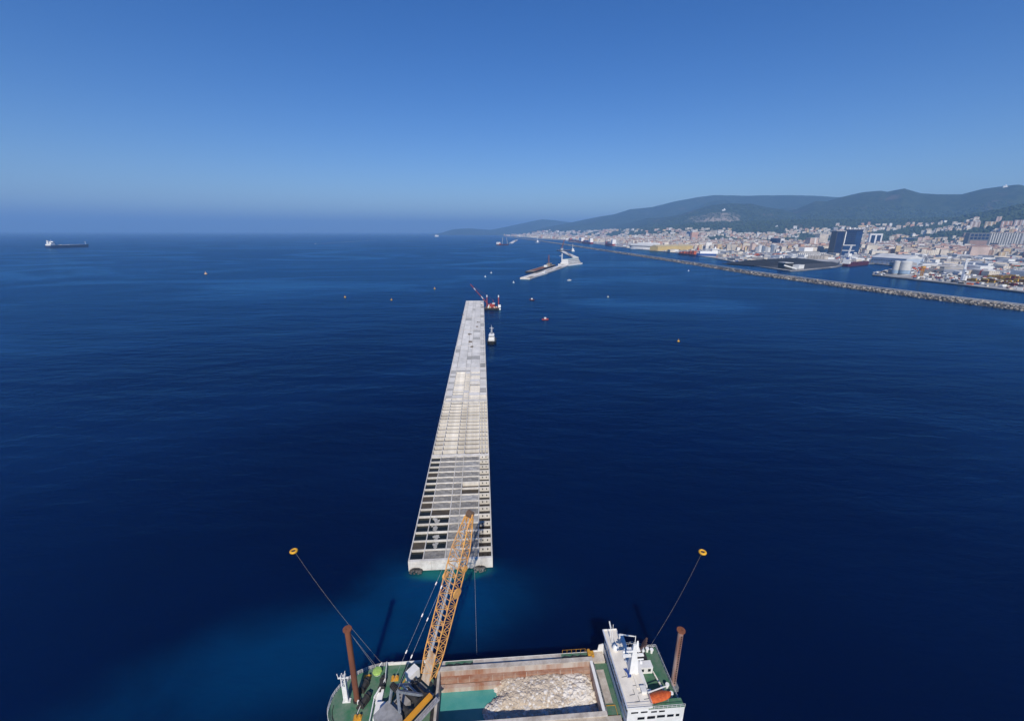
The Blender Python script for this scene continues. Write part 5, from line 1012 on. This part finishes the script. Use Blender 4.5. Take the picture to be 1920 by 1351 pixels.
g = P(1617, 462, 14); H_ = ztop(1617, 462, 422, 14); t_ = thing('lighthouse', 'tall slender stone lighthouse tower between the blue towers and the white building', 'lighthouse', g, 0)
MB().lathe([(H_*.075, -25), (H_*.066, H_*.5), (H_*.085, H_*.5), (H_*.085, H_*.52), (H_*.06, H_*.52), (H_*.052, H_*.88), (H_*.075, H_*.88), (H_*.075, H_*.9)], 4).build('shaft', FM['beige'], t_); MB().lathe([(H_*.03, H_*.9), (H_*.03, H_*.97), (H_*.005, H_)], 12).build('lantern', white_p, t_)
# power station: ribbed hall
f = turned(1810, 1868, 467.8, -34); H_ = ztop(1845, 468, 437); t_, W_ = block('power_station', 'huge pale power station hall with vertical ribs and dark openings', 'power station', f, 110, H_, mat('hall_cladding', (0.17, 0.165, 0.16), .8, scale=.02, col2=(.12, .12, .12)), roof_g)
for k in range(12): MB().box(W_*(.42 + .047*k), W_*(.442 + .047*k), -2.2, -.02, H_*.06, H_*.99).build('rib', mat('rib_white', (.66, .64, .59), .8), t_)
for j in range(2):
    for k in range(5): MB().box(W_*(.03 + .075*k), W_*(.085 + .075*k), -1.2, -.03, H_*(.62 + .19*j), H_*(.76 + .19*j)).build('opening', glass_b, t_)
MB().box(W_*.04, W_*.38, -1.5, -.04, H_*.2, H_*.55).build('brick_panel', mat('hall_brick', (.38, .24, .18), .9), t_); MB().box(W_*.44, W_*.60, -3.0, -2.22, 0, H_*.42).build('dark_door', dark_m, t_); MB().box(W_*1.0 + .02, W_*1.05, -1, 80, 0, H_*.96).build('side_fin', FM['grey'], t_)
t_, W_ = block('office_block', 'pale gridded office block right of the power station', 'office', turned(1868, 1887, 472, -34), 50, ztop(1876, 472, 459.5), FM['cream'], roof_w)
t_, W_ = block('office_block', 'dark blue glass office block right of the two panel building', 'office', turned(1691, 1720, 460, -28, 6), 50, ztop(1706, 459.5, 446), glass_b, roof_w); MB().box(W_ + .02, W_*1.1, 0, 40, 0, ztop(1706, 459.5, 445.5)).build('stair_tower', white_p, t_)
t_, W_ = block('court_building', 'pale low building with two courtyard wings above the long warehouse', 'building', turned(1637, 1674, 470.5, -26), 80, ztop(1655, 470, 458.5), FM['white'], roof_w); MB().box(W_*.46, W_*.54, -.6, 40, 3, ztop(1655, 470, 458.5)*.98).build('gap_bay', steel_m, t_)
t_, W_ = block('terminal_hall', 'low cream hall above the long warehouse', 'hall', turned(1634, 1656, 476.8, -24), 50, 18, FM['cream'], roof_w)
t_, W_ = block('station_building', 'long arcaded maritime station with stepped pale roof behind the coal pier', 'terminal', frame(1494, 481.5, 1548, 481), 60, ztop(1520, 481, 474), FM['white'], roof_g); H_ = ztop(1520, 481, 474)
for j in range(2):
    for k in range(14): MB().box(W_*(k + .25)/14, W_*(k + .75)/14, -.6, -.03, H_*(.12 + .45*j), H_*(.4 + .45*j)).build('arch_window', glass_b, t_)
MB().box(W_*.1, W_*.8, 6, 54, H_ + 1.2, H_ + 7).build('upper_storey', roof_g, t_); MB().box(W_*.3, W_*.6, 14, 46, H_ + 7, H_ + 24).build('clock_storey', white_p, t_)
t_, W_ = block('office_block', 'slim dark blue and white office pair behind the storage tanks', 'office', frame(1454, 465.5, 1468, 465), 45, ztop(1460, 465, 446.5), glass_b, roof_w); H_ = ztop(1460, 465, 446.5)
MB().box(W_*.5, W_*.98, -2.5, -.02, 0, H_*.97).build('white_bay', white_p, t_); MB().box(W_*.58, W_*.9, -3.2, -2.52, H_*.1, H_*.75).build('glass_panel', glass_b, t_)
t_, W_ = block('office_block', 'broad blank beige slab block left of the dark towers', 'office', frame(1533, 463, 1549, 463), 50, ztop(1540, 463, 439), FM['beige'], roof_w); t_, W_ = block('office_block', 'pink striped slab block below the beige slab', 'office', frame(1516, 467, 1531, 467), 45, ztop(1524, 467, 446), FM['pale pink'], roof_w); MB().box(W_*.55, W_*.72, -1.5, -.02, 0, ztop(1524, 467, 446)).build('stair_fin', white_p, t_)
t_, W_ = block('apartment_tower', 'pale lilac apartment tower on the wooded slope above the old town', 'tower', frame(1482, 443, 1491, 443, 55), 40, ztop(1486, 443, 425, 55), FM['grey'], roof_g); t_, W_ = block('apartment_tower', 'salmon tower in the old town behind the yellow shed', 'tower', frame(1296, 447.5, 1308, 447.5, 45), 30, ztop(1302, 447.5, 435.5, 45), FM['salmon'], roof_g); t_, W_ = block('apartment_tower', 'blue grey tower left of the salmon tower', 'tower', frame(1289, 446.5, 1296, 446.5, 45), 30, ztop(1292, 446.5, 434, 45), glass_l, roof_w)
for k, (px, pb, pt, wpx, cm_) in enumerate(((1826, 429, 415.5, 13, 'pale pink'), (1855, 426.5, 415.5, 14, 'ochre'), (1885, 428.5, 414.5, 14, 'salmon'), (1912, 427.5, 412.5, 18, 'pale pink'), (1806, 428, 419.5, 8, 'ochre'))):
    g = hit(px, pb); rr_ = math.hypot(g.x, g.y); dz = (g - Vector((0, 0, HC))).dot(fwd); W_ = wpx*dz/FPX
    A = g - Vector((math.cos(R(-38)), math.sin(R(-38)), 0))*W_/2; t_, W_ = block('apartment_slab', '%s apartment slab on the right hillside, %s' % (cm_, ('second from the left', 'third from the left', 'fourth from the left', 'at the frame edge', 'smallest and leftmost')[k]), 'apartment block', (A - Vector((0, 0, 25)), R(-38), W_), 26, PR(px, pt, rr_).z - g.z + 25, FM[cm_], roof_g, group='apartment slabs on the right hillside')
    H_ = PR(px, pt, rr_).z - g.z + 25
    for j in range(4): MB().box(W_*(.1 + .23*j), W_*(.19 + .23*j), -1.4, -.02, 0, H_ - 1).build('balcony_stack', FM['brown' if j % 2 else 'white'], t_)
for k, (px, pb, pt, wpx, cm_) in enumerate(((1893, 459.5, 448.5, 8, 'salmon'), (1908, 459, 447.5, 7, 'ochre'), (1918, 459.5, 449, 8, 'salmon'))):
    g = P(px, pb, 30); dz = (g - Vector((0, 0, HC))).dot(fwd); W_ = wpx*dz/FPX; A = g - Vector((math.cos(R(-40)), math.sin(R(-40)), 0))*W_/2
    block('apartment_slab', '%s block right of the power station, %s of three' % (cm_, ('left', 'middle', 'right')[k]), 'apartment block', (A, R(-40), W_), 40, PR(px, pt, math.hypot(g.x, g.y)).z - 30, FM[cm_], roof_g, group='blocks right of the power station')
# storage tanks behind the orange containers
for k in range(15):
    px = 1418 + k*5.6; g = P(px, 472.6 - .05*k, QZ); r_ = 9.5 + 1.5*(k % 3 == 0); H_ = 24 + 5*((k*7) % 4); mm = (steel_m, mat('blue_grey_tank', (.16, .20, .27), .6), roof_w)[(k*5) % 3]
    t_ = thing('storage_tank', ('pale steel', 'blue grey', 'white')[(k*5) % 3] + ' upright tank in the row behind the orange containers, %s from the left' % ('first', 'second', 'third', 'fourth', 'fifth', 'sixth', 'seventh', 'eighth', 'ninth', 'tenth', 'eleventh', 'twelfth', 'thirteenth', 'fourteenth', 'last')[k], 'tank', g, 0, 'tanks behind the orange containers')
    MB().lathe([(r_, 0), (r_, H_)], 18).build('shell', mm, t_); MB().lathe([(r_ + .3, H_), (r_*.6, H_ + 2), (.5, H_ + 3)], 18).build('roof', mm, t_)
# ------------------------------------------------------------------ shipping containers in stacks
cont_m = {'yellow': mat('yellow_container', (.60, .36, .04), .6), 'orange': mat('orange_container', (.60, .13, .03), .6), 'dark red': mat('dark_red_container', (.19, .03, .03), .6), 'green': mat('green_container', (.03, .20, .13), .6), 'white': mat('white_container', (.62, .62, .60), .6), 'blue': mat('blue_container', (.03, .08, .25), .6)}
cm_me = {}
for k, m_ in cont_m.items():
    b_ = MB().box(0, 12.2, 0, 2.44, 0, 2.55)
    for j in range(8): b_.box(.6 + 1.45*j, 1.3 + 1.45*j, -.06, -.002, .2, 2.4)
    cm_me[k] = b_.mesh('shipping_container', m_)
def yard(px0, py0, px1, py1, rows, cols, tiers, colours, where, skip=.15, dep=3.2):
    A, yw, W_ = frame(px0, py0, px1, py1); rg_ = random.Random(int(px0)); ca, sa = math.cos(yw), math.sin(yw)
    for r_ in range(rows):
        for c_i in range(cols):
            if rg_.random() < skip: continue
            for z_ in range(rg_.randint(1, tiers)):
                cl_ = rg_.choice(colours); x_, y_ = W_*c_i/cols, r_*dep
                o_ = link('shipping_container', cm_me[cl_], None, (A.x + x_*ca - y_*sa, A.y + x_*sa + y_*ca, QZ + z_*2.6), yw)
                tag(o_, '%s container %s, %s row, %s from left, %s' % (cl_, where, ('front', 'second', 'third', 'fourth', 'fifth', 'sixth', 'seventh')[r_], ('first', 'second', 'third', 'fourth', 'fifth', 'sixth')[c_i], ('bottom', 'middle', 'upper', 'top')[z_]), 'container', '%s containers %s' % (cl_, where))
yard(1812, 526, 1848, 530, 7, 5, 3, ['yellow', 'yellow', 'yellow', 'dark red'], 'right of the white harbour crane', dep=15)
yard(1850, 521, 1880, 523.5, 6, 4, 3, ['yellow', 'dark red', 'yellow'], 'in the middle of the near yard', dep=14)
yard(1872, 533, 1900, 536.5, 4, 3, 2, ['yellow', 'dark red', 'yellow'], 'by the near quay edge', dep=13)
yard(1905, 534, 1922, 536, 5, 2, 3, ['yellow', 'orange', 'dark red'], 'at the right frame edge', dep=8)
yard(1862, 497.5, 1895, 499, 3, 5, 3, ['dark red', 'orange', 'dark red', 'white'], 'at the back of the near yard', dep=12)
yard(1896, 502, 1922, 503, 4, 4, 3, ['green', 'green', 'orange'], 'in the green stack at right', dep=10)
yard(1747, 508.5, 1772, 507.5, 5, 3, 3, ['orange', 'orange', 'dark red'], 'behind the silos', dep=15); yard(1776, 504.5, 1806, 503.5, 4, 4, 3, ['orange', 'dark red', 'orange'], 'left of the portal crane', dep=16)
yard(1406, 480.2, 1442, 479.4, 2, 6, 4, ['orange', 'orange', 'dark red'], 'left of the maritime station', .05, dep=14); yard(1452, 478.8, 1492, 478.4, 2, 6, 3, ['orange', 'dark red', 'white', 'orange'], 'beside the maritime station', .05, dep=14)
yard(1356, 482.5, 1396, 481, 3, 5, 3, ['orange', 'white', 'dark red'], 'left of the coal pier', .3, dep=18)
g = P(1838, 516, QZ); t_ = thing('reach_stacker', 'red yard machine standing left of the yellow containers', 'yard machine', g, R(30)); MB().box(-5, 5, -2.5, 2.5, 1, 4.5).build('chassis', red_p, t_); MB().box(-4, 0, -2, 2, 4.5, 13).build('mast', red_p, t_); MB().bar((0, 0, 5), (8, 0, 16), 1.6).build('boom', red_p, t_); [MB().bar((x_, y_ - .5, 1), (x_, y_ + .5, 1), 2, n=10).build('wheel', black_p, t_) for x_ in (-3.5, 3.5) for y_ in (-2.6, 2.6)]
# ------------------------------------------------------------------ the city
rg = random.Random(77)
FX = [930, 1000, 1100, 1200, 1300, 1400, 1500, 1600, 1700, 1800, 1920, 2050]; FY = [441.2, 445.5, 451.5, 458.5, 466.5, 470.5, 474, 474, 478, 479, 482, 490]
def town_front(px): py = float(np.interp(px, FX, FY)); g = P(px, py, QZ); return math.hypot(g.x, g.y)
ZONES = [(0, 1120, 'on the far shore by the airfield'), (1120, 1235, 'behind the white ferry'), (1235, 1310, 'behind the yellow shed'), (1310, 1400, 'behind the blue ferry'), (1400, 1500, 'behind the row of tanks'), (1500, 1560, 'behind the maritime station'), (1560, 1640, 'around the blue glass towers'), (1640, 1730, 'above the long warehouse'), (1730, 1815, 'left of the power station'), (1815, 2100, 'around the power station')]
cands = []
r_edges = 0
px = 930.0
while px < 1985:
    rf = town_front(px); az_step = 0
    r_ = rf*rg.uniform(1, 1.012)
    while r_ < (9600 if px > 1200 else 12500):
        g = PR(px + rg.uniform(-4, 4), 436, r_); x, y = g.x, g.y; z = max(QZ, terrain(x, y)); slope_z = terrain(x*1.02, y*1.02)
        dens = 0.92 if z < 30 else (0.85 if z < 80 else (0.6 if z < 150 else (0.16 if z < 210 and px > 1560 else 0.0)))
        cl = fbm(x, y, 1/420., 3)
        if z > 22: dens *= 1.9*smooth((cl + .17)/.3)
        if px < 1120: dens *= .8
        if rg.random() < dens: cands.append((x, y, z, r_))
        r_ += rg.uniform(40, 66)*(1 + max(0, r_ - 3500)/2600)
    px += 5.2 if px > 1150 else 4.0
made = []
names = list(plaster); wts = [5, 3, 1.6, 3.5, 1.6, 1.4, 3, .7]
for x, y, z, r_ in cands:
    fk = 1 + max(0, r_ - 4500)/6500; w_, d_ = rg.uniform(16, 34)*fk, rg.uniform(13, 24); h_ = rg.choice((14, 18, 22, 22, 26, 30, 36)) * (1.25 if rg.random() < .12 else 1) * (.85 if z > 60 else 1)*(1 + (fk - 1)*.4)
    if rg.random() < .06: w_ *= 2.0
    made.append([(w_*h_)/(r_*r_), x, y, z, w_, d_, h_, rg.choices(names, wts)[0], rg.random() < .38, rg.gauss(0, .25) + math.atan2(-x, y)*.6, pix_of(x, y)])
vis = [m for m in made if m[-1] < 1925]; vis.sort(key=lambda m: -m[0]); chosen = set(id(m) for m in vis[:300])
mats_ = [FM[k] for k in names] + [roof_r, roof_g]; mass_v, mass_f, mass_m = [], [], []
def hb(w_, d_, h_, pit, sink):
    vs = [(-w_/2,-d_/2,-sink),(w_/2,-d_/2,-sink),(w_/2,d_/2,-sink),(-w_/2,d_/2,-sink),(-w_/2,-d_/2,h_),(w_/2,-d_/2,h_),(w_/2,d_/2,h_),(-w_/2,d_/2,h_)]; walls = [(0,1,5,4),(1,2,6,5),(2,3,7,6),(3,0,4,7)]
    if pit: rv = [(-w_/2-.6,-d_/2-.6,h_),(w_/2+.6,-d_/2-.6,h_),(w_/2+.6,d_/2+.6,h_),(-w_/2-.6,d_/2+.6,h_),(-w_/4,0,h_+d_*.2),(w_/4,0,h_+d_*.2)]; rf = [(0,1,5,4),(1,2,5),(2,3,4,5),(3,0,4),(0,3,2,1)]
    else: rv = [(-w_/2-.3,-d_/2-.3,h_),(w_/2+.3,-d_/2-.3,h_),(w_/2+.3,d_/2+.3,h_),(-w_/2-.3,d_/2+.3,h_),(-w_/2-.3,-d_/2-.3,h_+1),(w_/2+.3,-d_/2-.3,h_+1),(w_/2+.3,d_/2+.3,h_+1),(-w_/2-.3,d_/2+.3,h_+1)]; rf = [(0,1,5,4),(1,2,6,5),(2,3,7,6),(3,0,4,7),(4,5,6,7),(0,3,2,1)]
    return vs, walls, rv, rf
seen_l = {}
ORDW = ('first', 'second', 'third', 'fourth', 'fifth', 'sixth', 'seventh', 'eighth', 'ninth', 'tenth', 'eleventh', 'twelfth')
made.sort(key=lambda m: m[-1])
SZ = lambda h: 'low' if h < 19 else ('medium' if h < 27 else 'tall')
for m in made:
    _, x, y, z, w_, d_, h_, cname, pit, yw, px = m; vs, walls, rv, rf = hb(w_, d_, h_, pit, 14 if z > 5 else 0.4)
    if id(m) in chosen:
        zone = [q[2] for q in ZONES if q[0] <= px < q[1]][0]
        t_ = thing('town_house', '%s %s %s, %s, %s' % (SZ(h_), cname, 'long block' if w_ > 36 else ('slim house' if w_ < 22 else 'house'), 'hipped roof' if pit else 'flat roof', zone + (' uphill' if z > 20 else '')), 'house', (x, y, z), yw, 'houses of the harbour city')
        k_ = t_['label']; seen_l[k_] = seen_l.get(k_, 0) + 1; t_['label'] = k_ + ', %s from left' % ORDW[min(seen_l[k_], 12) - 1]
        MB().add(vs, walls).build('walls', FM[cname], t_); MB().add(rv, rf).build('roof', roof_r if pit else roof_g, t_)
    else:
        ca, sa = math.cos(yw), math.sin(yw)
        for vv, ff, mi in ((vs, walls, names.index(cname)), (rv, rf, len(names) + (0 if pit else 1))):
            o_ = len(mass_v); mass_v += [(x + a*ca - b*sa, y + a*sa + b*ca, z + c) for a, b, c in vv]; mass_f += [tuple(i + o_ for i in f) for f in ff]; mass_m += [mi]*len(ff)
me = bpy.data.meshes.new('distant_houses'); me.from_pydata(mass_v, [], mass_f); [me.materials.append(q) for q in mats_]; me.polygons.foreach_set('material_index', mass_m); me.update()
tag(link('distant_houses', me), 'mass of far pale houses packed over the shore and hillsides', 'houses', kind='stuff')
# hilltop sanctuary and fort buildings
for px, py, r_, w_, lab in ((1884, 350, 8400, 50, 'white hilltop fort on the highest right summit'), (1357, 394, 7350, 60, 'white church on the middle hill above the quarry'), (1456, 425, 4700, 26, 'white church tower on the wooded hillside')):
    g = hit(px, py + 1.5); t_ = thing('hilltop_building', lab, 'church' if 'church' in lab else 'fort', (g.x, g.y, g.z - 6), R(-20)); MB().box(-w_/2, w_/2, -w_/4, w_/4, 0, 20 + w_*.12).build('walls', white_p, t_); MB().lathe([(w_*.2, 0), (w_*.2, w_*.35 + 20), (w_*.02, w_*.5 + 22)], 10, (w_*.1, 0, 0)).build('tower', white_p, t_)
# trees: woods on the slopes, one mass
leaf = mat('hillside_foliage', (0.050, 0.078, 0.030), .95, scale=.02, col2=(0.020, 0.036, 0.016)); wood = MB()
for k in range(26000):
    px = rg.uniform(1120, 1990); r_ = rg.uniform(4300, 9000); g = PR(px, 436, r_); z = terrain(g.x, g.y)
    if z < 12: continue
    if fbm(g.x, g.y, 1/420., 3) > .11 and z < 150: continue
    wood.rock((g.x, g.y, z + 4), rg.uniform(7, 15), rg, .85)
tag(wood.build('hillside_wood', leaf), 'dark green woods covering the slopes above the city', 'trees', kind='stuff')
# yard clutter: lorries, cars, pallets and huts too small to count
cm2 = [roof_w, roof_g, FM['beige'], cont_m['orange'], cont_m['dark red'], cont_m['blue'], dark_m, FM['cream'], steel_m]; cv, cf, cmi = [], [], []
def inside(x, y):
    c = False; n = len(land); j = n - 1
    for i in range(n):
        (xi, yi), (xj, yj) = land[i], land[j]
        if (yi > y) != (yj > y) and x < (xj - xi)*(y - yi)/(yj - yi) + xi: c = not c
        j = i
    return c
for k in range(9000):
    px = rg.uniform(1060, 1960); py = rg.uniform(450, 545); g = P(px, py, QZ)
    r_ = math.hypot(g.x, g.y)
    if r_ > town_front(px)*1.02 or r_ < 900 or not inside(g.x, g.y) or not inside(g.x - 14, g.y - 14) or not inside(g.x + 14, g.y - 14): continue
    if 1416 < px < 1572 and 486 < py < 507.5: continue
    if px > 1808 and py > 506 and rg.random() < .75: continue
    if 1670 < px < 1706 and py > 508: continue
    big = rg.random() < .13 and r_ > 1700; w_, d_, h_ = (rg.uniform(25, 70), rg.uniform(12, 30), rg.uniform(6, 13)) if big else (rg.uniform(3, 13), rg.uniform(2, 5), rg.uniform(1.5, 4.5)); yw = R(95) + rg.gauss(0, .2) + rg.choice((0, R(90))); mi = rg.choice((0, 0, 1, 2, 7, 8)) if big else rg.choices(range(9), (5, 3, 3, 1.6, 1, 1, 2.5, 2, 3))[0]
    b_ = MB().box(-w_/2, w_/2, -d_/2, d_/2, 0, h_); o_ = len(cv); ca, sa = math.cos(yw), math.sin(yw); cv += [(g.x + a*ca - b*sa, g.y + a*sa + b*ca, QZ + .02 + c) for a, b, c in b_.v]; cf += [tuple(i + o_ for i in f) for f in b_.f]; cmi += [mi]*len(b_.f)
me = bpy.data.meshes.new('yard_clutter'); me.from_pydata(cv, [], cf); [me.materials.append(q) for q in cm2]; me.polygons.foreach_set('material_index', cmi); me.update()
tag(link('yard_clutter', me), 'scattered lorries, cars, pallets and low huts over the port yards', 'clutter', kind='stuff')
